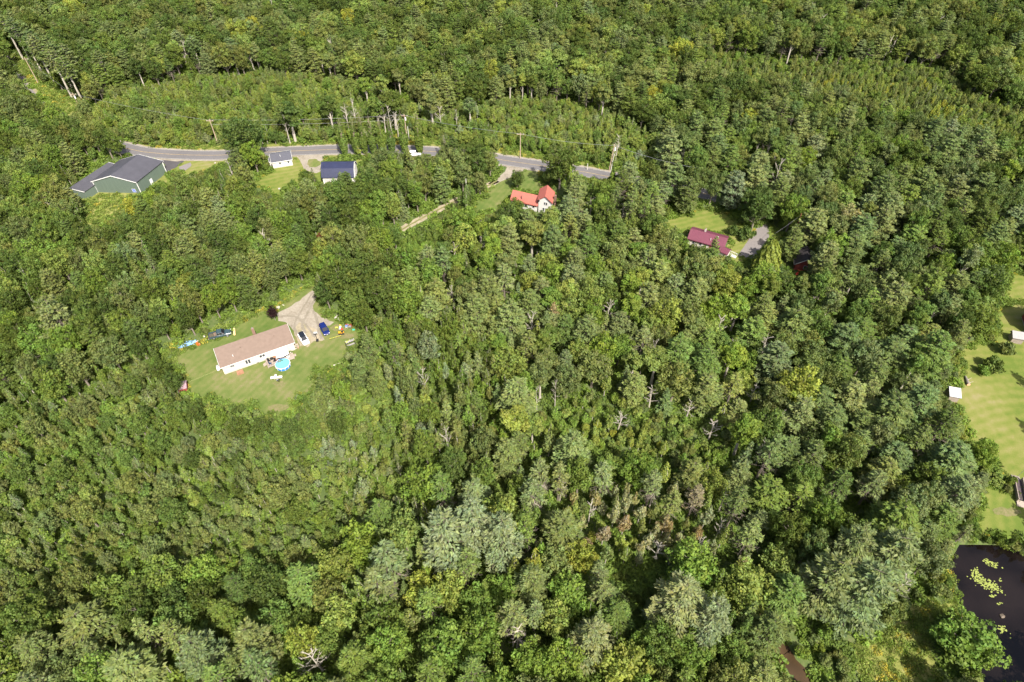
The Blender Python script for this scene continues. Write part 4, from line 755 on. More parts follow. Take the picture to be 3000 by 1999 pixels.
def fill():
    # candidates over the trapezoid seen plus a margin
    N = 110000
    y = rngF.uniform(10, 392, N); hw = 92 + (y - 37.7) * (248 - 92) / (344.8 - 37.7) + 30
    x = rngF.uniform(-1, 1, N) * 288; ok = np.abs(x) < hw; x = x[ok]; y = y[ok]
    ok = ~blocked_ground(x, y); x = x[ok]; y = y[ok]; n = len(x)
    u, v = proj(x, y, np.full(n, 8.0)); zone = np.full(n, -1)
    for i, zn in enumerate(ZONES):
        m = (zone < 0) & in_poly(u, v, zn[0]); zone[m] = i
    h = np.zeros(n); r = np.zeros(n); kind = np.empty(n, object); tone = np.empty(n, object); spc = np.zeros(n)
    patch = smoothnoise(x, y, 34, 5)
    for i, (pl, ks, tones, sp) in enumerate(ZONES):
        idx = np.nonzero(zone == i)[0]
        if not len(idx): continue
        pk = pick(rngF, ks, len(idx)); q = rngF.uniform(0, 1, len(idx))
        for j, (wt, k, h0, h1, r0, r1) in enumerate(ks):
            s = idx[pk == j]; qq = q[pk == j]; h[s] = h0 + (h1 - h0) * qq; r[s] = r0 + (r1 - r0) * np.clip(qq + rngF.uniform(-.25, .25, len(s)), 0, 1); kind[s] = k
        # tones drift over the ground so that stands of one tone form
        tw = np.array([t[0] for t in tones], float); cum = np.cumsum(tw) / tw.sum()
        g = (smoothnoise(x[idx], y[idx], 26, 9) * 1.1 + 1) / 2; mixv = np.where(rngF.uniform(0, 1, len(idx)) < .45, np.clip(g, 0, .999), rngF.uniform(0, 1, len(idx)))
        ti = np.searchsorted(cum, mixv); ti = np.clip(ti, 0, len(tones) - 1)
        for j, t in enumerate(tones): tone[idx[ti == j]] = t[1]
        spc[idx] = sp
    for i in range(n):
        if kind[i] is None: kind[i] = 'maple_tree'; h[i] = 12; r[i] = 3; tone[i] = 'mid'; spc[i] = .64
        if kind[i] in ('white_pine', 'thin_pine', 'tall_pine', 'young_pine', 'fir_tree') and tone[i] in ('bright', 'light', 'yellow', 'silver'): tone[i] = ('grey', 'pine', 'olive')[int(rngF.integers(3))]
        if kind[i] in ('maple_tree', 'oak_tree', 'maple_sapling', 'birch_tree', 'aspen_tree') and tone[i] == 'blue': tone[i] = 'mid'
    h *= 1 + .22 * smoothnoise(x, y, 22, 31); r *= 1 + .15 * smoothnoise(x, y, 17, 37)
    tall = (h > 6.8) & covers_soft(x, y, h, r)
    h[tall] = rngF.uniform(3, 5.5, tall.sum()); r[tall] = np.minimum(r[tall], 1.9) * .9
    for i in np.nonzero(tall)[0]: kind[i] = 'maple_sapling'; tone[i] = ('light', 'olive', 'bright', 'mid', 'olive')[i % 5]; spc[i] = .5
    cov = covers_view(x, y, h, r)
    # where a tree would hide a clearing try a smaller one
    s = np.nonzero(cov)[0]; h2 = h[s] * .5; r2 = r[s] * .55; ok2 = ~covers_view(x[s], y[s], h2, r2)
    good = s[ok2]; h[good] = h2[ok2]; r[good] = r2[ok2]; cov[good] = False
    for i in good:
        if h[i] < 6.5: kind[i] = 'maple_sapling' if kind[i] not in ('white_pine', 'thin_pine', 'tall_pine', 'fir_tree', 'young_pine') else 'young_pine'
    s = np.nonzero(cov)[0]; h3 = rngF.uniform(1.2, 2.2, len(s)); r3 = rngF.uniform(.8, 1.3, len(s)); ok3 = ~covers_view(x[s], y[s], h3, r3)
    good3 = s[ok3]; h[good3] = h3[ok3]; r[good3] = r3[ok3]; cov[good3] = False
    for i in good3: kind[i] = 'shrub'
    # dart throwing, most wanted first by random order, spacing from crown radii
    order = np.argsort(-(h * .04 + rngF.uniform(0, 1, n)) ); cell = 5.0; grid = {}
    def put(X, Y, Rr): grid.setdefault((int(X // cell), int(Y // cell)), []).append((X, Y, Rr))
    for t in TREES: put(t.x, t.y, NOM[t.k][1] * t.sr * .95)
    cnt = 0
    for i in order:
        if cov[i]: continue
        X, Y, Rr = x[i], y[i], r[i]; cx_, cy_ = int(X // cell), int(Y // cell); bad = False; sp = spc[i]
        for a in (-1, 0, 1):
            for b in (-1, 0, 1):
                for (qx, qy, qr) in grid.get((cx_ + a, cy_ + b), ()):
                    dd = (Rr + qr) * sp
                    if (qx - X) ** 2 + (qy - Y) ** 2 < dd * dd: bad = True; break
                if bad: break
            if bad: break
        if bad: continue
        put(X, Y, Rr); add_tree(kind[i], float(X), float(Y), float(h[i]), float(r[i]), tone[i], jit=.16); cnt += 1
    return cnt
NFILL = fill()
print('trees', len(TREES), 'filled', NFILL)

# ------------------------------------------------------------------ build the trees: 300 largest of a kind as things, the others as one mass per kind
LANDMARKS = [('the brown-roofed house', 750, 1030), ('the green metal building', 350, 510), ('the black-roofed cottage', 828, 465), ('the navy-roofed barn', 995, 490), ('the red-roofed farmhouse', 1570, 560), ('the maroon-roofed house', 2070, 700), ('the shaded brown cabin', 2325, 760),
    ('the pond', 2850, 1750), ('the white-roofed shed', 2782, 1150), ('the grey shed', 2972, 990), ('the footbridge', 2985, 1440), ('the dirt track', 1260, 630), ('the gravel pull-off', 1490, 500), ('the brush pile', 840, 172), ('the upper road corner', 110, 260),
    ('the spiky dead pine', 1510, 1850), ('the three pale pines', 1385, 1530), ('the rusty brown pine', 1622, 925), ('the pale drooping tree', 2480, 650), ('the half-bare maple', 895, 1890), ('the big feathery pine', 150, 905), ('the muddy stream', 2270, 1860), ('the poplar row', 1110, 430),
    ('the lawn hut', 538, 1138), ('the blue tarp', 555, 1008), ('the broad yellow maple', 2335, 1140), ('the drive-head oak', 2222, 605), ('the red-leaved maple', 942, 705), ('the twin bottom pines', 640, 1880), ('the broad dark maple', 1643, 487), ('the dark forest gap', 1850, 1700), ('the verge power pole', 1523, 430)]
KW = dict(oak_tree=('oak', 'oaks of the forest'), maple_tree=('maple', 'maples of the forest'), aspen_tree=('tall-trunked aspen', 'aspens in the woods'), birch_tree=('slim birch', 'birches in the woods'), maple_sapling=('young maple', 'young trees of the regrowth'), shrub=('leafy shrub', 'shrubs at the clearing edges'),
    white_pine=('white pine', 'white pines of the forest'), thin_pine=('ragged thin pine', 'ragged pines with bare lower branches'), tall_pine=('high-crowned pine', 'tall pines with bare trunks'), young_pine=('bushy young pine', 'young pines of the regrowth'), fir_tree=('pointed fir', 'firs in the woods'), dead_tree=('bare dead tree', 'dead trees standing in the forest'),
    dead_pine=('spiky dead pine', 'dead pines'), lombardy_poplar=('poplar', 'poplars in a row along the road'), thuja_tree=('cedar', 'cedars'))
STUFF_NAME = dict(oak_tree='oak_forest', maple_tree='maple_forest', aspen_tree='aspen_woods', birch_tree='birch_woods', maple_sapling='young_forest', shrub='shrubbery', white_pine='pine_forest', thin_pine='thin_pine_forest', young_pine='young_pine_woods', fir_tree='fir_woods', dead_tree='dead_woods')
for t in TREES:
    h = NOM[t.k][0] * t.s; rr_ = NOM[t.k][1] * t.sr
    u, v = proj(np.array([t.x]), np.array([t.y]), np.array([h * .65])); t.px, t.py = float(u[0]), float(v[0])
    dep = t.y * CP + (CAM_H - h * .65) * SP; t.spx = FPX / dep; t.big = h * rr_ * t.spx ** 2
    if not (-40 < t.px < 3040 and -40 < t.py < 2040): t.big *= 0.0001
def tree_label(t):
    best = min(LANDMARKS, key=lambda l: (l[1] - t.px) ** 2 + (l[2] - t.py) ** 2); dx, dy = t.px - best[1], t.py - best[2]; d = math.hypot(dx, dy)
    a = math.degrees(math.atan2(-dy, dx)) % 360; dr = ['right of', 'above right of', 'above', 'above left of', 'left of', 'below left of', 'below', 'below right of'][int(((a + 22.5) % 360) // 45)]
    ds = 'close' if d < 90 else 'just' if d < 150 else 'a little' if d < 215 else 'well' if d < 300 else 'far'
    h = NOM[t.k][0] * t.s / NOM[t.k][0]; sz = 'small' if h < .85 else 'large' if h > 1.18 else ''
    kw = KW[t.k][0]
    core = ' '.join(q for q in (sz, TW[t.tone] if t.k not in ('dead_tree', 'dead_pine') else 'pale grey', kw) if q)
    return core, '%s %s %s' % (ds, dr, best[0])
byk = {}
for t in TREES: byk.setdefault(t.k, []).append(t)
used = {}
LIMIT = 300
GN = {}
def gn_tree():
    """one node group: instances of a collection's children on the points of a mesh"""
    ng = bpy.data.node_groups.new('scatter', 'GeometryNodeTree')
    ng.interface.new_socket('Geometry', in_out='INPUT', socket_type='NodeSocketGeometry'); ng.interface.new_socket('Models', in_out='INPUT', socket_type='NodeSocketCollection')
    ng.interface.new_socket('Geometry', in_out='OUTPUT', socket_type='NodeSocketGeometry')
    n = ng.nodes; l = ng.links; gi = n.new('NodeGroupInput'); go = n.new('NodeGroupOutput')
    m2p = n.new('GeometryNodeMeshToPoints'); iop = n.new('GeometryNodeInstanceOnPoints'); ci = n.new('GeometryNodeCollectionInfo')
    ci.inputs['Separate Children'].default_value = True; ci.inputs['Reset Children'].default_value = True
    l.new(gi.outputs[0], m2p.inputs[0]); l.new(m2p.outputs[0], iop.inputs['Points']); l.new(gi.outputs[1], ci.inputs[0]); l.new(ci.outputs[0], iop.inputs['Instance'])
    iop.inputs['Pick Instance'].default_value = True
    def na(nm, tp):
        a = n.new('GeometryNodeInputNamedAttribute'); a.data_type = tp; a.inputs[0].default_value = nm; return a.outputs[0]
    l.new(na('idx', 'INT'), iop.inputs['Instance Index']); l.new(na('scl', 'FLOAT_VECTOR'), iop.inputs['Scale'])
    e2r = n.new('FunctionNodeEulerToRotation'); l.new(na('rot', 'FLOAT_VECTOR'), e2r.inputs[0]); l.new(e2r.outputs[0], iop.inputs['Rotation'])
    l.new(iop.outputs[0], go.inputs[0]); return ng
NG = gn_tree()
def joined(kind):
    """collection (not linked anywhere) of whole trees of one kind for the masses"""
    if kind in GN: return GN[kind]
    c = bpy.data.collections.new(kind + '_models')
    for i, (tm, cm) in enumerate(PR[kind]):
        bm = bmesh.new(); me = bpy.data.meshes.new(kind + '_whole'); bm.from_mesh(cm); nf = len(bm.faces); bm.from_mesh(tm); bm.faces.ensure_lookup_table()
        for f in bm.faces[nf:]: f.material_index = 1
        bm.to_mesh(me); bm.free(); me.materials.append(cm.materials[0]); me.materials.append(tm.materials[0])
        o = bpy.data.objects.new('%s_model_%02d' % (kind, i), me); c.objects.link(o)
    GN[kind] = c; return c
def mass(name, label, kind, pts, idx, scl, rot, tint):
    me = bpy.data.meshes.new(name); me.from_pydata(pts, [], [])
    for nm, tp, arr, key in (('idx', 'INT', idx, 'value'), ('scl', 'FLOAT_VECTOR', scl, 'vector'), ('rot', 'FLOAT_VECTOR', rot, 'vector'), ('tint', 'FLOAT_VECTOR', tint, 'vector')):
        a = me.attributes.new(nm, tp, 'POINT'); a.data.foreach_set(key, np.asarray(arr, dtype=np.int32 if tp == 'INT' else np.float32).ravel())
    o = bpy.data.objects.new(name, me); COL.objects.link(o); tag(o, label, kind='stuff')
    md = o.modifiers.new('scatter', 'NODES'); md.node_group = NG
    sid = [s.identifier for s in NG.interface.items_tree if s.name == 'Models'][0]; md[sid] = joined(kind); return o
for k, lst in byk.items():
    lst.sort(key=lambda t: (-t.hand, -t.big)); indiv = [t for t in lst[:LIMIT] if t.big > 1 or t.hand]; ids = set(map(id, indiv)); rest = [t for t in lst if id(t) not in ids]
    sets = {}
    for t in indiv:
        if t.label: continue
        sets.setdefault(tree_label(t), []).append(t)
    for (core, place), ts in sets.items():
        ts.sort(key=lambda t: t.px)
        if len(ts) == 1: ts[0].label = core + ' ' + place
        elif len(ts) <= 12:
            names = ['second', 'third', 'fourth', 'fifth', 'sixth', 'seventh', 'eighth', 'ninth', 'tenth', 'eleventh']
            words = ['left', 'right'] if len(ts) == 2 else ['leftmost'] + names[:len(ts) - 2] + ['rightmost']
            for t, wd in zip(ts, words): t.label = wd + ' ' + core + ' ' + place
        else:
            for t in ts: t.label = core + ' ' + place
            ts[0].label = 'leftmost ' + ts[0].label; ts[-1].label = 'rightmost ' + ts[-1].label
    for t in indiv:
        e = bpy.data.objects.new(k, None); COL.objects.link(e); e.location = (t.x, t.y, 0); e.rotation_euler = (0, 0, t.rz); e.scale = (t.sr, t.sr, t.s); e.empty_display_size = .5
        tag(e, t.label, t.cat if t.k != 'shrub' else 'bush', KW[k][1])
        tm, cm = PR[k][t.var]
        a = bpy.data.objects.new('trunk', tm); COL.objects.link(a); a.parent = e
        b = bpy.data.objects.new('crown', cm); COL.objects.link(b); b.parent = e; b['tint'] = t.tint
    if rest:
        mass(STUFF_NAME.get(k, k + '_woods'), {'white_pine': 'dense mass of further white pines', 'maple_sapling': 'dense young regrowth'}.get(k, 'dense mass of further ' + KW[k][1]), k, [(t.x, t.y, 0) for t in rest], [t.var for t in rest], [(t.sr, t.sr, t.s) for t in rest], [(0, 0, t.rz) for t in rest], [t.tint for t in rest])
    print(k, len(lst), len(indiv))

# ------------------------------------------------------------------ low growth: undergrowth in the woods, weeds on verges
def tuft_model(kind, seed, n, rad, hh, leaf, upright):
    rng = np.random.default_rng(seed); a = rng.uniform(0, 6.28, n); q = np.sqrt(rng.uniform(0, 1, n)) * rad; z = rng.uniform(.15, 1, n) * hh * (1 - .5 * (q / rad) ** 2)
    c = np.stack([q * np.cos(a), q * np.sin(a), z], 1)
    nn = rng.normal(size=(n, 3)) * .6 + (np.array([0, 0, 1.0]) if not upright else np.array([0, -.4, .5]))
    V = cards(c, nn, rng.uniform(.6, 1.3, n) * leaf, 1.4, rng)
    me = crown_mesh(kind, V, (np.ones(n), np.ones(n)), LEAF, rng); e = MB().tube([(0, 0, 0), (0, 0, .1)], .01, 3).mesh(kind, BARK); PR.setdefault(kind, []).append((e, me))
for s in range(4): tuft_model('fern', 300 + s, 80, 1.1, .9, .34, False)
for s in range(4): tuft_model('weed', 310 + s, 70, .8, .7, .2, True)
def low_growth():
    rng = np.random.default_rng(91); N = 75000
    y = rng.uniform(25, 372, N); x = rng.uniform(-285, 285, N); hw = 92 + (y - 37.7) * (248 - 92) / 307 + 12; ok = np.abs(x) < hw; x, y = x[ok], y[ok]
    keepw = [gp(p) for p in (MEADOW_NW, VERGE_N, VERGE_NW, VERGE_RED, VERGE_E, WEEDS_GREEN, WEEDS_HOME, WEEDS_E, WEEDS_E2, MEADOW_SE, WEEDS_NE, BANK, BANK2, DITCH_E)]
    hard = np.zeros(len(x), bool)
    for p in [gp(q) for q in (YARD_GREEN, GRAVEL_COT, DRIVE_HOME, DRIVE_RED, DRIVE_MAROON, LAWN_HOME, LAWN_GREEN, LAWN_COT, LAWN_RED, LAWN_MAROON, LAWN_MAROON2, LAWN_E1, LAWN_E2, LAWN_E3, STRIP_BARN)] + BUILD_KEEP + [POND_G]: hard |= in_poly(x, y, p)
    for ln, d in ((ROAD, RW + .9), (ROAD_W2, 1.6), (TRACK, 1.3), (STREAM, 1.4)): hard |= near_line(x, y, ln, d)
    x, y = x[~hard], y[~hard]; wz = np.zeros(len(x), bool)
    for p in keepw: wz |= in_poly(x, y, p)
    nz = smoothnoise(x, y, 14, 3); tone = np.empty((len(x), 3)); n = len(x)
    base = np.array(TN['mid']); br = np.array(TN['bright']); f = np.clip(nz * .8 + .5, 0, 1)[:, None]; tone = base * (1 - f) + br * f
    tone *= rng.uniform(.75, 1.25, (n, 1))
    m = wz; k = m.sum(); lt = np.array(TN['light']); ye = np.array((.42, .36, .06)); c = np.where(rng.uniform(0, 1, (k, 1)) < .1, ye, lt * rng.uniform(.7, 1.3, (k, 1))); tone[m] = c
    s = rng.uniform(.7, 1.5, n)
    for nm, lab, kd, mm in (('undergrowth', 'ferns and seedlings covering the forest floor', 'fern', ~wz), ('weeds', 'tall weeds and goldenrod on the verges and lawn edges', 'weed', wz)):
        q = np.nonzero(mm)[0]
        mass(nm, lab, kd, [(float(x[i]), float(y[i]), 0.0) for i in q], rng.integers(0, 4, len(q)), np.stack([s[q], s[q], s[q] * rng.uniform(.7, 1.3, len(q))], 1), np.stack([np.zeros(len(q)), np.zeros(len(q)), rng.uniform(0, 6.28, len(q))], 1), tone[q])
    # extra dense weeds inside the weedy patches and a fringe round the lawns
    X, Y = [], []
    for p in keepw:
        xs = [a[0] for a in p]; ys = [a[1] for a in p]; A = (max(xs) - min(xs)) * (max(ys) - min(ys)); k = int(A * 1.1); a = rng.uniform(min(xs), max(xs), k); b = rng.uniform(min(ys), max(ys), k); q = in_poly(a, b, p); X.append(a[q]); Y.append(b[q])
    for q in (LAWN_HOME, LAWN_GREEN, LAWN_COT, LAWN_RED, LAWN_MAROON, LAWN_E2, LAWN_E3, LAWN_MAROON2, LAWN_E1):
        p = ragged(gp(q), .7, .6, 1.2, 4); a = np.array(p); X.append(a[:, 0]); Y.append(a[:, 1]); p = ragged(gp(q), .9, .5, .3, 5); a = np.array(p); X.append(a[:, 0]); Y.append(a[:, 1])
    X, Y = np.concatenate(X), np.concatenate(Y); hd = np.zeros(len(X), bool)
    for p in [gp(q) for q in (YARD_GREEN, GRAVEL_COT, DRIVE_HOME, DRIVE_RED, DRIVE_MAROON)] + BUILD_KEEP + [POND_G]: hd |= in_poly(X, Y, p)
    for ln, d in ((ROAD, RW + .8), (TRACK, 1.3)): hd |= near_line(X, Y, ln, d)
    X, Y = X[~hd], Y[~hd]; n = len(X); s = rng.uniform(.45, 1.0, n); c = np.where(rng.uniform(0, 1, (n, 1)) < .08, ye, np.where(rng.uniform(0, 1, (n, 1)) < .5, lt, np.array(TN['bright'])) * rng.uniform(.75, 1.3, (n, 1)))
    mass('weeds', 'bright weeds fringing the lawns and roads', 'weed', [(float(a), float(b), 0.0) for a, b in zip(X, Y)], rng.integers(0, 4, n), np.stack([s, s, s], 1), np.stack([np.zeros(n), np.zeros(n), rng.uniform(0, 6.28, n)], 1), c)
    print('low growth', len(x), n)
low_growth()

# ------------------------------------------------------------------ buildings
W_WHITE = mat('white_siding', (0.56, 0.545, 0.52), 0.7, var=0.04, scale=1.2, streak=(.4, .4, 6), bump=.15)
W_CREAM = mat('cream_siding', (0.47, 0.44, 0.375), 0.7, var=0.04, scale=1.2, streak=(.4, .4, 6), bump=.15)
W_TRIM = mat('white_trim', (0.58, 0.58, 0.565), 0.55, var=.03)
W_GREEN = mat('green_metal_siding', (0.098, 0.130, 0.106), 0.5, var=.06, scale=.6, streak=(5, 5, .2), bump=.2)
R_GREY = mat('charcoal_metal_roof', (0.054, 0.053, 0.063), 0.55, var=.10, scale=.5)
R_NAVY = mat('navy_metal_roof', (0.016, 0.02, 0.05), 0.4, var=.12, scale=.5)
R_SLATE = mat('dark_grey_shingles', (0.06, 0.062, 0.078), 0.85, var=.12, scale=2)
R_BROWN = mat('brown_shingles', (0.155, 0.112, 0.088), 0.85, var=.09, scale=1.2, bump=.2)
R_RED = mat('coral_metal_roof', (0.30, 0.088, 0.066), 0.7, var=.06, scale=.6)
R_MAROON = mat('maroon_metal_roof', (0.108, 0.027, 0.046), 0.7, var=.06, scale=.6)
R_SHADED = mat('shaded_brown_shingles', (0.028, 0.023, 0.025), 0.9, var=.3, scale=1.5)  # brown cabin roof, base colour darkened to stand in for tree shade
CONC = mat('concrete', (0.38, 0.36, 0.32), .9, var=.12)
GLASS = mat('window_glass', (0.045, 0.05, 0.052), 0.5, spec=.15, var=.1)
GLASSD = mat('dark_glass', (0.012, 0.014, 0.018), 0.06, spec=.7, var=.05)
BRICK = mat('brown_brick', (0.17, 0.105, 0.08), .9, var=.2, scale=6)
METAL = mat('grey_metal', (0.42, 0.42, 0.43), .4, .6, var=.08)
WOODG = mat('weathered_wood', (0.26, 0.215, 0.18), .9, var=.2, scale=2, streak=(1, 5, 1))
WOODB = mat('orange_wood', (0.27, 0.14, 0.085), .8, var=.15, scale=2)
WOODR = mat('red_stained_wood', (0.23, 0.05, 0.04), .8, var=.2, scale=2)
BLACK = mat('black_plastic', (0.015, 0.015, 0.017), .5, var=.1); RUBBER = mat('rubber', (0.02, 0.02, 0.02), .8, var=.1)
def colm(nm, c, r=.5): return mat(nm, c, r, var=.06)
def window(parent, side, u, z, w_, h_, L, W, grid=1, frame=None, name='window', glass=None, sh=0.0):
    """u along the wall, z sill height; side front / right / left"""
    f = MB(); t = .07; d0, d1 = .012, .07
    def bx(mb, u0, u1, z0, z1, a, b):
        if side == 'front': mb.box(u0, u1, -b, -a, z0, z1)
        elif side == 'right': mb.box(L + a, L + b, u0, u1, z0, z1)
        else: mb.box(-b, -a, u0, u1, z0, z1)
    bx(f, u - t, u, z - t, z + h_ + t, d0, d1); bx(f, u + w_, u + w_ + t, z - t, z + h_ + t, d0, d1); bx(f, u, u + w_, z - t, z, d0, d1); bx(f, u, u + w_, z + h_, z + h_ + t, d0, d1)
    for i in range(1, grid + 1): q = u + w_ * i / (grid + 1); bx(f, q - .02, q + .02, z, z + h_, d0 + .02, d1 - .012)
    if grid: bx(f, u, u + w_, z + h_ / 2 - .02, z + h_ / 2 + .02, d0 + .021, d1 - .014)
    fo = f.build(name, frame or W_TRIM, parent); p = MB(); bx(p, u, u + w_, z, z + h_, d0 - .004, d0 + .02); p.build('pane', glass or GLASS, fo)
    return fo
def house(name, label, b, eave, ridge, wall, roof, axis='x', over=.35, trim=W_TRIM, rf=.5, found=True, cat='house', thick=.12, gut=True):
    (x0, y0), L, W, yaw, sh = b; t = thing(name, label, cat, (x0, y0, 0), yaw); z0 = .35 if found else 0
    def sk(mb): return mb.shear(sh) if sh else mb
    m = MB()
    if axis == 'x':
        p = [(0, z0), (W, z0), (W, eave), (W * rf, ridge), (0, eave)]; n = len(p)
        m.v = [(0, y, z) for y, z in p] + [(L, y, z) for y, z in p]; m.f = [tuple(range(n)), tuple(range(n, 2 * n))[::-1]] + [(i, n + i, n + (i + 1) % n, (i + 1) % n) for i in range(n)]; m.mi = [0] * len(m.f)
    else:
        m.prism([(0, z0), (L, z0), (L, eave), (L * rf, ridge), (0, eave)], 0, W)
    sk(m).build('wall', wall, t)
    if found: sk(MB().box(.04, L - .04, .04, W - .04, -.2, z0)).build('foundation', CONC, t)
    def slab(a, c, y_lo, y_hi):        # sloping slab from low edge a=(p,z) to ridge c=(p,z); along from y_lo to y_hi
        s = MB(); (pa, za), (pc, zc) = a, c; q = thick
        if axis == 'x': P = lambda p, r, z: (r, p, z)
        else: P = lambda p, r, z: (p, r, z)
        s.v = [P(pa, y_lo, za), P(pa, y_hi, za), P(pc, y_hi, zc), P(pc, y_lo, zc), P(pa, y_lo, za + q), P(pa, y_hi, za + q), P(pc, y_hi, zc + q), P(pc, y_lo, zc + q)]
        s.f = [(0, 1, 2, 3), (4, 7, 6, 5), (0, 4, 5, 1), (1, 5, 6, 2), (2, 6, 7, 3), (3, 7, 4, 0)]; s.mi = [0] * 6; return sk(s)
    S_, A_ = (W, L) if axis == 'x' else (L, W); rp = S_ * rf; e1 = (ridge - eave) / rp; e2 = (ridge - eave) / (S_ - rp); up = .015
    r1 = slab((-over, eave - e1 * over + up), (rp, ridge + up), -over, A_ + over).build('roof', roof, t); r2 = slab((S_ + over, eave - e2 * over + up), (rp + .001, ridge + up), -over, A_ + over).build('roof', roof, t)
    if trim:
        k = .10
        for (pa, za), (pc, zc) in (((-over, eave - e1 * over), (rp, ridge)), ((S_ + over, eave - e2 * over), (rp, ridge))):
            for y in (-over - .03, A_ + over + .03):
                s = MB(); y2 = y + (-.05 if y < 0 else .05)
                P = (lambda p, r, z: (r, p, z)) if axis == 'x' else (lambda p, r, z: (p, r, z))
                s.v = [P(pa, y, za - k), P(pc, y, zc - k), P(pc, y, zc + thick + .03), P(pa, y, za + thick + .03), P(pa, y2, za - k), P(pc, y2, zc - k), P(pc, y2, zc + thick + .03), P(pa, y2, za + thick + .03)]
                s.f = [(0, 1, 2, 3), (7, 6, 5, 4), (0, 4, 5, 1), (1, 5, 6, 2), (2, 6, 7, 3), (3, 7, 4, 0)]; s.mi = [0] * 6; sk(s).build('rake_trim', trim, t)
        for p_, z_ in () if not gut else ((-over - .04, eave - e1 * over), (S_ + over + .04, eave - e2 * over)):
            s = MB(); a, b_ = sorted((p_, p_ + (-.05 if p_ < 0 else .05)))
            if axis == 'x': s.box(-over, A_ + over, a, b_, z_ - .12, z_ + thick + .01)
            else: s.box(a, b_, -over, A_ + over, z_ - .12, z_ + thick + .01)
            sk(s).build('gutter', trim, t)
    return t, r1, r2
# --- long house with the brown roof
L, W = B_HOME[1], B_HOME[2]
t, r1, r2 = house('long_house', 'long cream single-storey house with a plain brown roof on the big lawn', B_HOME, 3.0, 4.15, W_CREAM, R_BROWN, rf=.84)
def P2(zx, zy, z=0.0): return G(540 + zx / 4.525, 930 + zy / 4.525, z)
def loc(b, p):
    dx, dy = p[0] - b[0][0], p[1] - b[0][1]; c, s = math.cos(b[3]), math.sin(b[3]); return (dx * c + dy * s, -dx * s + dy * c)
for u, z, w_, h_, g in ((1.9, 1.7, 1.0, .8, 1), (5.6, 1.0, .5, 1.45, 0), (6.25, 1.0, .5, 1.45, 0), (9.2, 1.55, .55, 1.0, 0), (9.9, 1.55, .55, 1.0, 0), (15.1, 1.6, 1.0, .8, 1)): window(t, 'front', u, z, w_, h_, L, W, g)
window(t, 'front', 12.0, .75, 1.7, 1.9, L, W, 1, name='patio_door', glass=mat('pale_glass', (.5, .52, .55), .2, var=.05))
for u in (8.0, 15.9): MB().box(u, u + .5, -.03, -.004, .12, .27).build('vent', BLACK, t)
MB().box(10.0, 10.6, -.45, -.02, 1.05, 1.45).build('air_conditioner', W_TRIM, t)
c = MB().box(9.6, 10.3, 6.2, 6.8, 0.0, 5.9).build('chimney', BRICK, t); MB().tube([(9.95, 6.5, 5.9), (9.95, 6.5, 6.2)], .13, 8).build('chimney_pot', METAL, c)
MB().tube([(3.4, 1.7, 3.2), (3.4, 1.7, 4.0)], .09, 8).build('vent_pipe', W_TRIM, t)
for u in (5.5, 14.0): MB().box(u, u + .3, W * .5 - .15, W * .5 + .15, 3.95, 4.1).build('ridge_vent', R_BROWN, t)
# lean shade canopy over the deck
s = MB(); s.quad([(12.9, -.05, 2.45), (16.0, -.05, 2.45), (16.0, -2.3, 1.95), (14.4, -2.6, 1.8), (12.9, -2.3, 1.95)]); s.quad([(12.9, -.05, 2.4), (16.0, -.05, 2.4), (16.0, -2.3, 1.9), (14.4, -2.6, 1.75), (12.9, -2.3, 1.9)])
aw = thing('shade_canopy', 'white sagging shade canopy with dark valance over the wooden deck', 'canopy', (*B_HOME[0], 0), B_HOME[3]); s.build('cloth', W_TRIM, aw)
s = MB(); s.box(12.9, 14.4, -2.62, -2.58, 1.5, 1.74); s.obox((15.2, -2.46, 1.68), (1.64, .05, .3), R(11)); s.build('valance', mat('dark_fabric', (.05, .045, .05), .9), aw)
for x in (12.95, 15.95): MB().tube([(x, -2.3, .4), (x, -2.3, 1.95)], .04, 6).build('post', W_TRIM, aw)
# deck
dk = thing('deck', 'wooden deck with railing against the long house', 'deck', (*B_HOME[0], 0), B_HOME[3])
for i in range(20):
    MB().box(10.2, 17.0, -3.1 + i * .152, -3.1 + i * .152 + .14, .34, .38).build('plank', WOODG, dk)
for x in (10.25, 12.5, 14.7, 16.9):
    for y in (-3.05, -.3): MB().box(x - .05, x + .05, y - .05, y + .05, -.1, .335).build('post', WOODG, dk)
s = MB().box(10.2, 13.6, -3.15, -3.11, 1.2, 1.28)
for i in range(17): s.box(10.2 + i * .2, 10.25 + i * .2, -3.15, -3.11, .38, 1.2)
s.build('railing', WOODG, dk)
s = MB().box(10.13, 10.17, -3.1, -1.0, 1.2, 1.28)
for i in range(10): s.box(10.13, 10.17, -3.1 + i * .21, -3.05 + i * .21, .38, 1.2)
s.build('railing', WOODG, dk)
for i in range(3): MB().box(9.85 - i * .28, 10.12 - i * .28, -1.9, -.9, .22 - i * .11, .30 - i * .11).build('step', WOODG, dk)
def at_home(x, y): c, s = math.cos(B_HOME[3]), math.sin(B_HOME[3]); return (B_HOME[0][0] + c * x - s * y, B_HOME[0][1] + s * x + c * y)
def chair(x, y, rz, m, label, z=.38):
    p = at_home(x, y); c = thing('deck_chair', label, 'chair', (*p, z), B_HOME[3] + rz, 'chairs on the deck')
    MB().box(-.28, .28, -.28, .28, .38, .44).build('seat', m, c); MB().obox((0, .3, .75), (.56, .05, .65), rx=R(-12)).build('backrest', m, c)
    for a in (-.25, .25):
        for b in (-.25, .25): MB().box(a - .02, a + .02, b - .02, b + .02, 0, .38).build('leg', m, c)
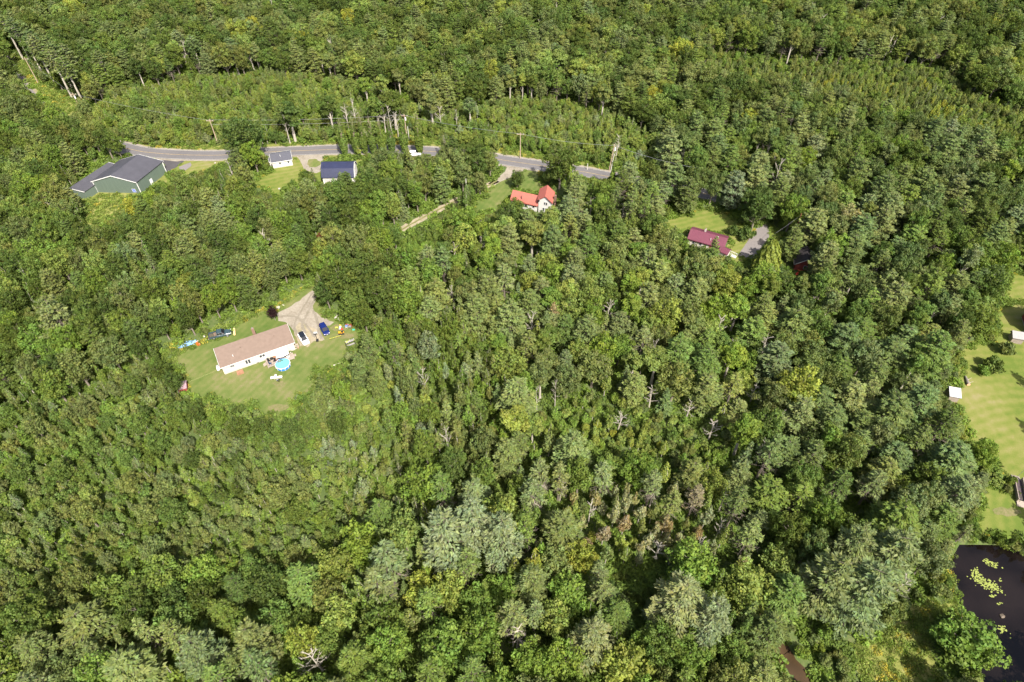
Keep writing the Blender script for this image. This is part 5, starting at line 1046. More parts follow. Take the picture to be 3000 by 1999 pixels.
chair(10.9, -1.2, .4, BLACK, 'black chair at the house end of the deck'); chair(11.0, -2.3, 1.2, colm('navy_cloth', (.02, .04, .09)), 'dark blue chair at the deck corner by the steps'); chair(12.2, -1.9, -.6, BLACK, 'black chair in the middle of the deck'); chair(12.9, -2.1, 2.0, colm('dark_red_cloth', (.2, .02, .03)), 'dark red chair in the middle of the deck')
chair(13.3, -.9, 0, colm('red_cloth', (.5, .03, .05)), 'bright red chair under the white canopy'); chair(15.6, -2.2, .5, W_TRIM, 'white chair beside the swimming pool')
g = thing('grill', 'black barbecue grill on the deck', 'grill', (*at_home(11.7, -1.3), .38), B_HOME[3]); MB().box(-.4, .4, -.28, .28, .75, .95).build('firebox', BLACK, g); MB().obox((0, 0, 1.05), (.78, .52, .2)).build('lid', BLACK, g, bevel=.06)
for a in (-.35, .35):
    for b in (-.22, .22): MB().box(a - .02, a + .02, b - .02, b + .02, 0, .75).build('leg', METAL, g)
g = thing('patio_table', 'small round patio table on the deck', 'table', (*at_home(14.3, -2.0), .38)); MB().tube([(0, 0, .68), (0, 0, .72)], .45, 14).build('tabletop', WOODG, g); MB().tube([(0, 0, 0), (0, 0, .68)], .05, 6).build('leg', METAL, g)
def plant(x, y, m, label):
    q = thing('potted_plant', label, 'plant', (*at_home(x, y), .38)); MB().tube([(0, 0, 0), (0, 0, .3)], [.14, .19], 8).build('pot', m, q)
    cm = PR['fern'][0][1]; o = bpy.data.objects.new('foliage', cm); COL.objects.link(o); o.parent = q; o.location = (0, 0, .28); o.scale = (.4, .4, .6); o['tint'] = TN['mid']
plant(13.7, -2.8, BLACK, 'potted plant at the deck edge near the pool'); plant(16.6, -.9, CONC, 'potted plant against the wall at the far end of the deck'); plant(13.1, -2.9, colm('clay', (.35, .14, .07)), 'potted plant in a clay pot at the deck edge')
MB().box(12.1, 12.9, -.5, -.1, .385, .7).build('bench_box', WOODB, dk)
# pool
pc = P2(1301, 612, .95); pl = thing('swimming_pool', 'round blue above-ground pool with white arched frame beside the deck', 'pool', (*pc, 0))
rp_ = 1.82; n = 12; m_blue = colm('blue_vinyl', (.03, .19, .62)); s = MB().tube([(0, 0, 0), (0, 0, .5), (0, 0, .92)], [rp_ - .06, rp_, rp_ - .03], 36, cap=False); s.build('wall', m_blue, pl)
m_wat = bpy.data.materials.new('pool_water'); m_wat.use_nodes = True; q = m_wat.node_tree.nodes['Principled BSDF']; q.inputs['Base Color'].default_value = (.12, .36, .48, 1); q.inputs['Roughness'].default_value = .05; q.inputs['IOR'].default_value = 1.33
s = MB(); s.quad([((rp_ - .1) * math.cos(6.2832 * i / 36), (rp_ - .1) * math.sin(6.2832 * i / 36), .82) for i in range(36)]); s.build('water', m_wat, pl)
s = MB(); s.tube([(rp_ * math.cos(6.2832 * i / 36), rp_ * math.sin(6.2832 * i / 36), .95) for i in range(37)], .055, 6, cap=False).build('rim', W_TRIM, pl)
for i in range(n):
    a = 6.2832 * i / n; a1 = a + .12; a0 = a - .12; r_ = rp_ + .05
    MB().tube([(r_ * math.cos(a), r_ * math.sin(a), 0), (r_ * math.cos(a), r_ * math.sin(a), .94)], .045, 6).build('post', W_TRIM, pl)
    for sg in (-1, 1):
        MB().tube([(r_ * math.cos(a), r_ * math.sin(a), .62), (r_ * math.cos(a + sg * .10), r_ * math.sin(a + sg * .10), .84), (r_ * math.cos(a + sg * .22), r_ * math.sin(a + sg * .22), .93)], .03, 5).build('arch', W_TRIM, pl)
wk = thing('walkway', 'grey wooden plank walkway beside the pool', 'walkway', (*P2(1400, 525), 0), R(24))
for i in range(7): MB().box(-1.6 + i * .46, -1.6 + i * .46 + .43, -.42, .42, .08, .14).build('plank', WOODG, wk)
# propane tank, box, wood pile by the walls
tk = thing('propane_tank', 'white gas tanks at the end wall of the long house', 'tank', (*P2(455, 690), 0), B_HOME[3] + R(90))
MB().tube([(-.85, 0, .55), (-.75, 0, .55), (.75, 0, .55), (.85, 0, .55)], [.2, .38, .38, .2], 12).build('tank', W_TRIM, tk, smooth=True)
for a in (-.5, .5): MB().box(a - .06, a + .06, -.3, .3, 0, .2).build('foot', CONC, tk)
for a in (-.2, .2): MB().box(a - .07, a + .07, -.08, .08, .92, 1.02).build('valve', BLACK, tk)
bx = thing('bulkhead', 'orange-brown wooden hatch against the front of the long house', 'hatch', (*P2(745, 738), 0), B_HOME[3])
MB().box(-.8, .8, -.55, .55, 0, .45).build('box', WOODB, bx)
for i in range(4): MB().obox((-.6 + i * .4, 0, .53), (.38, 1.2, .05), rx=R(-6)).build('plank', WOODB, bx)
wp = thing('wood_pile', 'heap of split firewood against the end of the long house', 'firewood', (*P2(1475, 395), 0)); rr = random.Random(5)
for i in range(46):
    a = rr.uniform(0, 6.28); q = rr.uniform(0, .95) ** .6; x, y, z = q * math.cos(a) * .9, q * math.sin(a) * 1.0, .1 + (1 - q) * .6 * rr.random() + .02
    d = Vector((rr.uniform(-1, 1), rr.uniform(-1, 1), rr.uniform(-.25, .25))).normalized() * .22; MB().tube([Vector((x, y, z)) - d, Vector((x, y, z)) + d], .085, 5).build('log', (WOODB, WOODG, PALE, DEADW)[i % 4], wp)
# --- green metal building with its lean wing
t, r1, r2 = house('metal_building', 'large green metal building with a charcoal gabled roof and white trim', B_GREEN, 4.3, 6.6, W_GREEN, R_GREY, axis='y', over=.25, found=False, cat='building', thick=.14, gut=False)
window(t, 'front', 11.9, .5, 1.0, 1.1, 14.4, 12, 1, name='blue_window', glass=colm('blue_panel', (.06, .12, .45)))
for x in (0, 14.4): MB().box(x - .12, x + .12, -.09, -.01, 0, 4.2).build('corner_trim', W_TRIM, t)
sh = B_GREEN[4]; MB().box(14.41, 14.5, 11.8, 12.02, 0, 4.2).shear(sh).build('corner_trim', W_TRIM, t)
for i in range(1, 24): MB().box(i * .6 - .02, i * .6 + .02, -.03, -.005, .1, 4.28).build('panel_rib', W_GREEN, t)
MB().box(14.51, 14.56, 4.5, 5.6, 0, 2.1).shear(sh).build('door', W_TRIM, t)
t, r1, r2 = house('metal_annex', 'lower green shed wing with charcoal roof left of the big metal building', ((-143.2, 183.5), 6.0, 14.5, R(-2), .42), 2.9, 4.2, W_GREEN, R_GREY, axis='y', over=.2, found=False, cat='building', rf=.3, gut=False)
# --- cottage
t, r1, r2 = house('cottage', 'small white cottage with a dark grey shingled roof beside the road', B_COT, 2.5, 3.9, W_WHITE, R_SLATE, over=.25)
window(t, 'front', 2.2, 1.2, .55, .8, 6.5, 5.6, 0); window(t, 'front', 5.0, 1.3, .6, .7, 6.5, 5.6, 0); window(t, 'right', 1.2, 1.1, .7, .9, 6.5, 5.6, 0)
MB().tube([(3.1, 1.4, 3.1), (3.1, 1.4, 4.0)], .08, 6).build('vent_pipe', W_TRIM, t)
w2, _, _ = house('cottage_annex', 'little dark-roofed lean-to at the end wall of the white cottage', ((B_COT[0][0] - 1.4, B_COT[0][1] + 1.5), 1.4, 2.4, R(17), 0), 1.7, 2.1, W_WHITE, R_SLATE, over=.12, cat='shed')
# --- barn with a gambrel roof
(x0, y0), L, W, yaw, _ = B_BARN; t = thing('barn', 'white barn with a navy blue gambrel roof', 'barn', (x0, y0, 0), yaw)
gam = [(0, 3.0), (1.5, 5.0), (W / 2, 6.1), (W - 1.5, 5.0), (W, 3.0)]; m = MB(); p = [(0, .2), (W, .2)] + gam[::-1]; n = len(p)
m.v = [(0, y, z) for y, z in p] + [(L, y, z) for y, z in p]; m.f = [tuple(range(n)), tuple(range(n, 2 * n))[::-1]] + [(i, n + i, n + (i + 1) % n, (i + 1) % n) for i in range(n)]; m.mi = [0] * len(m.f); m.build('wall', W_WHITE, t)
MB().box(.04, L - .04, .04, W - .04, -.2, .2).build('foundation', CONC, t)
gg = [(-.3, 2.65)] + gam[1:4] + [(W + .3, 2.65)]
for i in range(4):
    (ya, za), (yb, zb) = gg[i], gg[i + 1]; s = MB(); a, b = -.3, L + .3
    s.v = [(a, ya, za + .02), (b, ya, za + .02), (b, yb, zb + .02), (a, yb, zb + .02), (a, ya, za + .16), (b, ya, za + .16), (b, yb, zb + .16), (a, yb, zb + .16)]; s.f = [(0, 1, 2, 3), (4, 7, 6, 5), (0, 4, 5, 1), (1, 5, 6, 2), (2, 6, 7, 3), (3, 7, 4, 0)]; s.mi = [0] * 6; s.build('roof', R_NAVY, t)
    s = MB(); s.tube([(L + .36, ya, za + .02), (L + .36, yb, zb + .02)], .1, 4).build('rake_trim', W_TRIM, t)
for i in range(1, 18):
    q = MB(); x = i * L / 18
    for k in range(2): (ya, za), (yb, zb) = gg[k], gg[k + 1]; q.tube([(x, ya, za + .17), (x, yb, zb + .17)], .022, 4)
    q.build('seam', R_NAVY, t)
MB().box(.6, 3.2, -.06, -.005, .2, 2.2).build('barn_door', mat('grey_door', (.45, .44, .42), .8), t)
for i in range(7): MB().box(.6 + i * .4, .64 + i * .4, -.1, -.061, .2, 2.2).build('slat', mat('dark_slat', (.1, .1, .1), .8), t)
for u in (5.0, 6.6, 8.3): window(t, 'front', u, 1.2, .7, .9, L, W, 1)
window(t, 'right', 2.2, 1.1, .8, 1.0, L, W, 1); window(t, 'right', 4.4, 1.1, .8, 1.0, L, W, 1); window(t, 'right', 3.2, 4.2, .7, .8, L, W, 1)
# --- red roofed farmhouse: low wing and tall gabled part
t, r1, r2 = house('farmhouse_wing', 'low white house wing with a coral red metal roof', B_WING, 2.7, 4.5, W_WHITE, R_RED, over=.3, trim=R_RED)
for i in range(1, 15): MB().tube([(i * .6, -.33, 2.65), (i * .6, 2.3, 4.66)], .025, 4).build('seam', R_RED, r1)
window(t, 'front', 3.6, .9, .7, 1.3, 8.6, 4.6, 0, glass=GLASSD); window(t, 'front', 4.6, .9, .7, 1.3, 8.6, 4.6, 0, glass=GLASSD); window(t, 'front', 7.1, 1.3, .7, .7, 8.6, 4.6, 0, glass=GLASSD)
MB().tube([(3.3, .5, 2.6), (3.3, .5, 4.6)], .11, 8).build('stove_pipe', mat('rusty_pipe', (.10, .05, .05), .8), t)
MB().tube([(6.3, -.12, .2), (6.3, -.12, 2.6)], .05, 6).build('downpipe', W_TRIM, t)
t, r1, r2 = house('farmhouse', 'tall white farmhouse with a coral red gabled metal roof', B_RED, 5.1, 6.8, W_WHITE, R_RED, axis='y', over=.3, trim=R_RED)
for i in range(1, 9):
    MB().tube([(-.33, i * .6, 4.98), (2.2, i * .6, 6.96)], .025, 4).shear(-.25).build('seam', R_RED, r1); MB().tube([(4.73, i * .6, 4.98), (2.2, i * .6, 6.96)], .025, 4).shear(-.25).build('seam', R_RED, r2)
window(t, 'front', 1.9, 3.5, .42, 1.0, 4.4, 5.2, 0, glass=GLASSD); window(t, 'front', 2.5, 3.5, .42, 1.0, 4.4, 5.2, 0, glass=GLASSD); window(t, 'front', 1.5, 1.0, .5, 1.3, 4.4, 5.2, 0); window(t, 'front', 2.3, 1.0, .5, 1.3, 4.4, 5.2, 0)
MB().box(4.55, 5.1, 1.6, 2.2, 0, 6.6).build('chimney', BRICK, t)
MB().box(-.02, .5, -.6, -.3, 4.6, 4.9).build('satellite_mount', BLACK, t)
# --- maroon roofed house with porch
t, r1, r2 = house('ranch_house', 'cream house with a ribbed maroon metal roof', B_MAR, 2.6, 4.0, W_CREAM, R_MAROON, over=.3, trim=R_MAROON)
for i in range(1, 21): MB().tube([(i * .5, -.33, 2.56), (i * .5, 2.8, 4.17)], .028, 4).build('seam', mat('maroon_seam', (.13, .02, .05), .5), r1)
for u in (1.3, 3.4, 4.9): window(t, 'front', u, 1.1, .7, .9, 10.4, 5.6, 0)
window(t, 'front', 6.3, .5, .85, 2.0, 10.4, 5.6, 0, name='door', glass=WOODR)
cc = MB().box(3.6, 4.1, 3.3, 3.8, 3.6, 4.9).build('chimney', CONC, t); MB().box(3.66, 4.04, 3.36, 3.74, 4.9, 5.05).build('cap', BRICK, cc)
for u, y in ((6.2, 1.0), (8.0, 2.0)): MB().tube([(u, y, 3.0), (u, y, 3.0 + y * .5 + .45)], .09, 6).build('vent_pipe', W_TRIM, t)
yw = B_MAR[3]; px_ = (B_MAR[0][0] + math.cos(yw) * 9.6 + math.sin(yw) * 1.4, B_MAR[0][1] + math.sin(yw) * 9.6 - math.cos(yw) * 1.4)
t, r1, r2 = house('porch', 'white entry porch with its own maroon roof beside the paved drive', (px_, 2.5, 2.4, yw - R(12), 0), 2.2, 2.9, W_WHITE, R_MAROON, over=.2, cat='porch', trim=R_MAROON)
for i in range(1, 5): MB().tube([(i * .5, -.22, 2.3), (i * .5, 1.2, 3.05)], .025, 4).build('seam', mat('maroon_seam', (.13, .02, .05), .5), r1)
def P5(zx, zy, z=0.0): return G(1900 + zx / 4.278, 580 + zy / 4.278, z)
fn = thing('stair_rail', 'white railing and stone steps between the porch and the paved drive', 'steps', (*P5(1050, 730), 0), R(-30))
for i in range(4): MB().box(-1.2 + i * .6, -.62 + i * .6, -.6, .6, 0, .34 - i * .08).build('step', CONC, fn)
s = MB().tube([(-1.2, .65, 1.1), (1.3, .65, .8)], .05, 6); [s.tube([(-1.2 + i * .5, .65, 0), (-1.2 + i * .5, .65, 1.05 - i * .05)], .035, 5) for i in range(6)]; s.build('railing', W_TRIM, fn)
s = MB().tube([(0, -.6, .9), (-.6, -2.4, .9)], .05, 6); [s.tube([(-.12 * i, -.6 - .36 * i, 0), (-.12 * i, -.6 - .36 * i, .9)], .035, 5) for i in range(6)]; s.build('railing', W_TRIM, fn)
pt = thing('planter', 'round terracotta planter by the door of the maroon-roofed house', 'planter', (*P5(682, 625), 0)); MB().tube([(0, 0, 0), (0, 0, .5)], [.35, .55], 12).build('pot', colm('terracotta', (.5, .15, .08)), pt); MB().tube([(0, 0, .45), (0, 0, .5)], .5, 12).build('soil', colm('soil', (.09, .05, .03)), pt)
# --- brown cabin in the shade
t, r1, r2 = house('cabin', 'shaded brown cabin with red-stained walls and a roof darkened for shade', B_CAB, 2.6, 4.6, WOODR, R_SHADED, axis='y', over=.5, trim=mat('grey_trim', (.5, .48, .45), .7), found=False, cat='cabin')
window(t, 'front', 2.4, .8, .8, 1.1, 6.5, 6, 0, glass=GLASSD)
tp = thing('tarp', 'orange tarp spread in front of the brown cabin', 'tarp', (*G(2345, 790), 0), .3); rr = random.Random(8); s = MB(); N_ = 6
s.v = [(-1.1 + i * .44, -.8 + j * .32, .15 + .25 * rr.random()) for j in range(N_) for i in range(N_)]; s.f = [(j * N_ + i, j * N_ + i + 1, (j + 1) * N_ + i + 1, (j + 1) * N_ + i) for j in range(N_ - 1) for i in range(N_ - 1)]; s.mi = [0] * len(s.f); s.build('cloth', colm('orange_cloth', (.5, .16, .05)), tp)
kb = thing('red_boat', 'small red plastic boat lying upside down below the cabin', 'boat', (*G(2334, 805), 0), .8); MB().tube([(-1.1, 0, .2), (-.7, 0, .26), (0, 0, .3), (.7, 0, .26), (1.1, 0, .2)], [.05, .3, .38, .3, .05], 10).build('hull', colm('red_plastic', (.55, .05, .03), .4), kb, smooth=True)
MB().tube([(-.8, 0, .57), (.8, 0, .57)], .04, 4).build('keel', colm('red_plastic', (.55, .05, .03), .4), kb)
# --- sheds of the striped lawn, house outside the frame whose shadow falls on it
t, r1, r2 = house('shed', 'grey weathered shed roof behind the dark lawn bush', B_S1, 1.9, 2.5, WOODG, mat('silver_boards', (.25, .235, .23), .7, var=.12, scale=1, streak=(8, 1, 1)), over=.25, trim=None, found=False, cat='shed', rf=.85)
t, r1, r2 = house('shed', 'white-roofed shed half hidden by trees at the edge of the striped lawn', B_S2, 1.9, 2.5, WOODG, mat('white_metal_roof', (.33, .33, .345), .5, var=.06), over=.25, trim=None, found=False, cat='shed', rf=.85)
t, r1, r2 = house('tall_house', 'tall red-walled house casting a dark shadow over the lawn behind the grey shed', B_FAR, 6.0, 8.0, WOODR, R_SLATE, over=.3)
# --- hut at the lawn edge
def P1(zx, zy, z=0.0): return G(480 + zx / 3.563, 820 + zy / 3.563, z)
hut = (P1(172, 1188), 1.9, 2.3, R(18), 0)
t, r1, r2 = house('hut', 'tiny red hut with a striped purplish roof at the lawn edge', hut, 1.5, 2.0, WOODR, mat('purple_grey_boards', (.24, .16, .18), .8, var=.35, scale=1.2, streak=(1, 10, 1)), over=.15, trim=None, found=False, cat='hut')
for i in range(6):
    MB().tube([(-.15, .1 + i * .0, 1.6), (-.15, .1, 1.62)], .01, 3) if False else None
    MB().box(-.1 + i * .36, -.1 + i * .36 + .05, -.12, .0, 1.62, 1.66).build('batten', mat('batten', (.45, .36, .36), .8), r1)

# ------------------------------------------------------------------ vehicles
def loft(rings, mb, mi=0, cap=True):
    n = len(rings[0]); b = len(mb.v)
    for r_ in rings: mb.v += r_
    for i in range(len(rings) - 1):
        for k in range(n): k2 = (k + 1) % n; mb.f.append((b + i * n + k, b + i * n + k2, b + (i + 1) * n + k2, b + (i + 1) * n + k)); mb.mi.append(mi)
    if cap: mb.f.append(tuple(b + k for k in range(n))); mb.mi.append(mi); mb.f.append(tuple(b + (len(rings) - 1) * n + k for k in range(n))[::-1]); mb.mi.append(mi)
    return mb
def section(x, w_, z0, z1, r_=.18):
    y = w_ / 2; return [(x, -y + r_ * .4, z0), (x, y - r_ * .4, z0), (x, y, z0 + r_), (x, y, z1 - r_), (x, y - r_, z1), (x, -y + r_, z1), (x, -y, z1 - r_), (x, -y, z0 + r_)]
def wheels(t, xs, w_, r_):
    for x in xs:
        for s in (-1, 1):
            o = MB().tube([(x, s * (w_ / 2 - .2), r_), (x, s * (w_ / 2 + .01), r_)], r_, 16).build('wheel', RUBBER, t); MB().tube([(x, s * (w_ / 2 + .011), r_), (x, s * (w_ / 2 + .03), r_)], r_ * .62, 12).build('rim', METAL, o)
def car(label, p, rz, paint, L=4.5, W=1.8, Hh=1.55, dark_roof=False):
    t = thing('parked_car', label, 'car', (*p, 0), rz, 'cars parked on the gravel'); a = L / 2
    body = loft([section(-a, W * .78, .35, .78, .14), section(-a + .12, W * .93, .25, .95), section(-a * .6, W, .2, .98), section(0, W, .2, .97), section(a * .45, W, .2, .95), section(a * .85, W * .95, .22, .84), section(a, W * .76, .32, .66, .12)], MB()).build('body', paint, t, bevel=.03)
    g = loft([section(-a + .18, W * .74, .9, 1.0, .03), section(-a + .62, W * .74, .9, Hh - .08, .08), section(.25, W * .76, .9, Hh - .06, .08), section(a * .52, W * .8, .9, .99, .03)], MB()).build('window', GLASSD, t)
    rf_ = loft([section(-a + .5, W * .68, Hh - .12, Hh - .04, .02), section(-.5, W * .72, Hh - .1, Hh, .02), section(.35, W * .7, Hh - .12, Hh - .05, .02)], MB()).build('roof', GLASSD if dark_roof else paint, t, bevel=.02)
    for s in (-1, 1):
        MB().tube([(-a + .5, s * W * .37, Hh - .1), (-a + .2, s * W * .38, .95)], .05, 5).build('pillar', paint, t); MB().tube([(.35, s * W * .36, Hh - .1), (a * .5, s * W * .42, .96)], .04, 5).build('pillar', paint, t); MB().tube([(-.5, s * W * .385, Hh - .1), (-.5, s * W * .43, .95)], .045, 5).build('pillar', paint, t)
        MB().obox((a * .93, s * W * .33, .66), (.16, .34, .14)).build('headlight', mat('lamp_glass', (.7, .7, .7), .15), t, bevel=.02); MB().obox((-a + .06, s * W * .35, .8), (.1, .26, .18)).build('tail_light', colm('red_lamp', (.45, .01, .01), .25), t); MB().obox((a * .35, s * (W / 2 + .07), 1.0), (.14, .14, .11)).build('mirror', paint, t, bevel=.02)
    MB().obox((a - .01, 0, .5), (.05, .5, .12)).build('licence_plate', W_TRIM, t); MB().obox((a - .02, 0, .62), (.06, W * .35, .08)).build('grille', BLACK, t)
    wheels(t, (-a * .62, a * .64), W, .33); return t
WHITE_P = mat('white_car_paint', (.78, .78, .78), .25, spec=.5, var=.01); BLUE_P = mat('blue_car_paint', (.006, .014, .095), .22, spec=.6, var=.02); TEAL_P = mat('slate_truck_paint', (.035, .06, .075), .25, spec=.6, var=.02)
def mid(a, b): return ((a[0] + b[0]) / 2, (a[1] + b[1]) / 2)
c1, c2 = P2(1548, 225, .7), P2(1612, 335, .5); car('white car with a black roof panel parked on the gravel end', mid(c1, c2), math.atan2(c2[1] - c1[1], c2[0] - c1[0]), WHITE_P, 4.5, 1.85, 1.62, True)
c1, c2 = P2(1828, 100, .8), P2(1885, 208, .5); car('shiny dark blue car parked beside the gravel drive', mid(c1, c2), math.atan2(c2[1] - c1[1], c2[0] - c1[0]), BLUE_P, 4.4, 1.8, 1.6)
t = car('white car half hidden behind bushes on the country road', G(1216, 455), R(8), WHITE_P, 4.4, 1.8, 1.5); t['group'] = 'cars on the road'; t.location.z = .12
def pickup(label, p, rz):
    L, W = 5.6, 1.95; a = L / 2; t = thing('pickup_truck', label, 'truck', (*p, 0), rz)
    loft([section(-.75, W, .45, 1.1, .1), section(a * .55, W, .42, 1.12, .12), section(a * .9, W * .97, .45, 1.05, .15), section(a, W * .85, .5, .9, .12)], MB()).build('body', TEAL_P, t, bevel=.03)
    s = MB().box(-a, -.76, -W / 2, W / 2, .45, .62).box(-a, -.76, -W / 2, -W / 2 + .1, .62, 1.12).box(-a, -.76, W / 2 - .1, W / 2, .62, 1.12); s.build('bed', TEAL_P, t); MB().box(-a + .05, -.8, -W / 2 + .1, W / 2 - .1, .62, .66).build('bed_liner', mat('dirty_liner', (.07, .055, .045), .9, var=.4), t)
    MB().box(-a - .05, -a + .03, -W / 2 + .02, W / 2 - .02, .55, 1.1).build('tailgate', TEAL_P, t); MB().box(-a - .2, -a - .06, -W / 2, W / 2, .42, .58).build('bumper', METAL, t)
    loft([section(-.74, W * .86, 1.08, 1.7, .08), section(-.55, W * .84, 1.08, 1.84, .1), section(.55, W * .84, 1.08, 1.82, .1), section(1.25, W * .9, 1.08, 1.14, .02)], MB()).build('window', GLASSD, t)
    MB().obox((0, 0, 1.84), (1.2, W * .76, .07)).build('roof', TEAL_P, t, bevel=.03)
    for s in (-1, 1):
        for x0_, x1_ in ((-.7, -.62), (.55, 1.2), (-.05, -.05)): MB().tube([(x0_ if x0_ > -.5 else -.6, s * W * .40, 1.82), (x1_, s * W * .45, 1.1)], .05, 5).build('pillar', METAL if s < 0 else TEAL_P, t)
        MB().obox((a - .06, s * W * .36, .85), (.12, .3, .2)).build('headlight', mat('lamp_glass', (.7, .7, .7), .15), t); MB().obox((-a - .02, s * W * .45, .85), (.1, .16, .3)).build('tail_light', colm('red_lamp', (.45, .01, .01), .25), t); MB().obox((1.0, s * (W / 2 + .1), 1.2), (.12, .2, .2)).build('mirror', BLACK, t)
    MB().obox((-1.2, .1, .85), (.7, 1.0, .4), .2).build('cargo', mat('brown_cargo', (.14, .10, .07), .9), t)
    wheels(t, (-a * .6, a * .62), W, .4)
    pw = thing('snow_plough', 'pale yellow snow plough blade on the front of the dark pickup', 'plough', (*p, 0), rz)
    MB().tube([(a + .75, -1.15, .45), (a + .75, 1.15, .45)], .3, 8).build('blade', mat('pale_yellow_paint', (.62, .45, .22), .6), pw); MB().box(a, a + .6, -.3, .3, .4, .6).build('frame', BLACK, pw)
def P3(zx, zy, z=0.0): return G(500 + zx / 10.695, 940 + zy / 10.695, z)
c1, c2 = P3(1215, 470, .9), P3(1860, 330, .9); pickup('dark slate pickup truck parked along the weedy lawn edge', mid(c1, c2), math.atan2(c2[1] - c1[1], c2[0] - c1[0]))

# ------------------------------------------------------------------ yard things
rr = random.Random(21)
tp = thing('tarp', 'crumpled light blue tarp over a heap in the weeds', 'tarp', (*P3(520, 735), 0), R(25)); s = MB(); NX, NY = 12, 8
s.v = [(-2.3 + i * .42, (-.9 + j * .26) * (1 if i < 9 else .6), .15 + .42 * rr.random() * (1 - abs(j - 3.5) / 5)) for j in range(NY) for i in range(NX)]; s.f = [(j * NX + i, j * NX + i + 1, (j + 1) * NX + i + 1, (j + 1) * NX + i) for j in range(NY - 1) for i in range(NX - 1) if (i * 7 + j * 5) % 11]; s.mi = [0] * len(s.f); s.build('cloth', colm('light_blue_tarp', (.14, .27, .48), .6), tp)
for i in range(14): MB().obox((rr.uniform(-2, 2.2), rr.uniform(-1.2, -.2), .12), (rr.uniform(.2, .6), rr.uniform(.1, .3), .12), rr.uniform(0, 3)).build('rubble_piece', (CONC, WOODG, DEADW)[i % 3], tp)
def barrel(p, m, lb, h=1.0, r_=.3):
    t = thing('barrel', lb, 'barrel', (*p, 0)); MB().tube([(0, 0, 0), (0, 0, h)], r_, 12).build('drum', m, t); MB().tube([(0, 0, h), (0, 0, h + .04)], r_ * .9, 12).build('lid', m, t)
barrel(P3(862, 770), colm('orange_plastic', (.6, .11, .02)), 'orange plastic barrel beside the blue tarp'); barrel(P3(912, 760), colm('faded_orange', (.5, .16, .08)), 'short faded orange drum right of the orange barrel', .5, .24)
def stone(p, sz, lb=None, m=CONC, grp=None, z=0):
    rg = random.Random(int(p[0] * 100) & 0xffff); bm = bmesh.new(); bmesh.ops.create_icosphere(bm, subdivisions=1, radius=sz)
    for v in bm.verts: v.co *= rg.uniform(.75, 1.2); v.co.z *= .7
    me = bpy.data.meshes.new('stone'); bm.to_mesh(me); bm.free(); me.materials.append(m); o = bpy.data.objects.new('stone', me); COL.objects.link(o); o.location = (*p, z + sz * .3); return tag(o, lb, 'stone', grp)
PST = mat('pale_stone', (.36, .325, .30), .9, var=.15)
stone(P1(1195, 292), .55, 'pale boulder in the weeds left of the drive entry', PST, 'boulders by the weedy bank'); stone(P1(1247, 268), .4, 'smaller white boulder in the weeds near the drive entry', PST, 'boulders by the weedy bank'); stone(P3(1050, 500), .35, 'pale rock in the weeds behind the pickup', PST); stone(P3(845, 650), .3, 'pink stone above the orange barrel', PST)
def P4(zx, zy, z=0.0): return G(880 + zx / 9.8, 900 + zy / 9.8, z)
for i, (a, b, q) in enumerate([(1000, 250, .5), (1030, 300, .45), (1060, 260, .4), (1075, 340, .45), (1000, 320, .35), (1120, 390, .3), (1190, 405, .3), (1040, 215, .4)]): stone(P4(a, b), q, '%s stone of the grey heap under the oak' % ('first lowest', 'large middle', 'upper', 'right', 'left', 'outlying pale', 'outlying white', 'topmost')[i], PST, 'stones under the oak by the drive')
# toys and clutter near the forest
def toy(nm, lb, p, parts, cat='toy', rz=0):
    t = thing(nm, lb, cat, (*p, 0), rz)
    for pn, c, sz, m in parts: MB().obox(c, sz).build(pn, m, t, bevel=.03)
    return t
YEL = colm('yellow_plastic', (.42, .36, .06)); WHT = colm('white_plastic', (.45, .45, .45)); REDP = colm('red_toy_plastic', (.33, .04, .04)); BLU = colm('blue_plastic', (.10, .18, .5)); LIME = colm('lime_plastic', (.30, .33, .06)); TEALP = colm('teal_plastic', (.04, .4, .3)); ORY = colm('orange_yellow_paint', (.5, .25, .015))
toy('toy_slide', 'white and yellow play slide among the toys', P4(1150, 625), [('slide', (0, 0, .5), (.5, 1.3, .1), WHT), ('ladder', (0, .6, .5), (.5, .1, 1.0), YEL), ('base', (.3, -.2, .1), (.9, .5, .2), REDP)])
toy('toy_table', 'lime green play table beside the toy slide', P4(1045, 615), [('tabletop', (0, 0, .4), (.8, .6, .06), LIME), ('leg', (-.3, 0, .2), (.08, .4, .38), LIME), ('leg', (.3, 0, .2), (.08, .4, .38), LIME)])
toy('toy_house', 'little blue and white play cube on legs among the toys', P4(1335, 610), [('roof', (0, 0, .95), (.65, .6, .12), BLU), ('wall', (0, 0, .65), (.5, .45, .45), WHT), ('leg', (-.25, -.2, .2), (.05, .05, .42), WHT), ('leg', (.25, -.2, .2), (.05, .05, .42), WHT), ('leg', (-.25, .2, .2), (.05, .05, .42), WHT), ('leg', (.25, .2, .2), (.05, .05, .42), WHT)])
toy('cart', 'grey and red garden cart among the toys', P4(1430, 590), [('tray', (0, 0, .45), (.8, .6, .25), METAL), ('side', (.4, 0, .5), (.06, .6, .4), REDP), ('handle', (.7, 0, .6), (.5, .05, .05), REDP)], 'cart')
toy('toy_boat', 'red and grey plastic boat leaning behind the garden cart', P4(1380, 525), [('hull', (0, 0, .25), (1.6, .5, .3), REDP), ('seat', (0, 0, .44), (.5, .4, .08), METAL)])
toy('sandbox', 'small teal plastic basin by the forest edge', P4(1530, 665), [('basin', (0, 0, .12), (.6, .45, .22), TEALP), ('rim', (0, 0, .25), (.66, .5, .03), TEALP)])
toy('white_chair', 'white plastic chair fallen in the grass above the toys', P4(1235, 500), [('seat', (0, 0, .25), (.45, .45, .06), WHT), ('backrest', (.25, 0, .45), (.06, .45, .5), WHT)], 'chair')
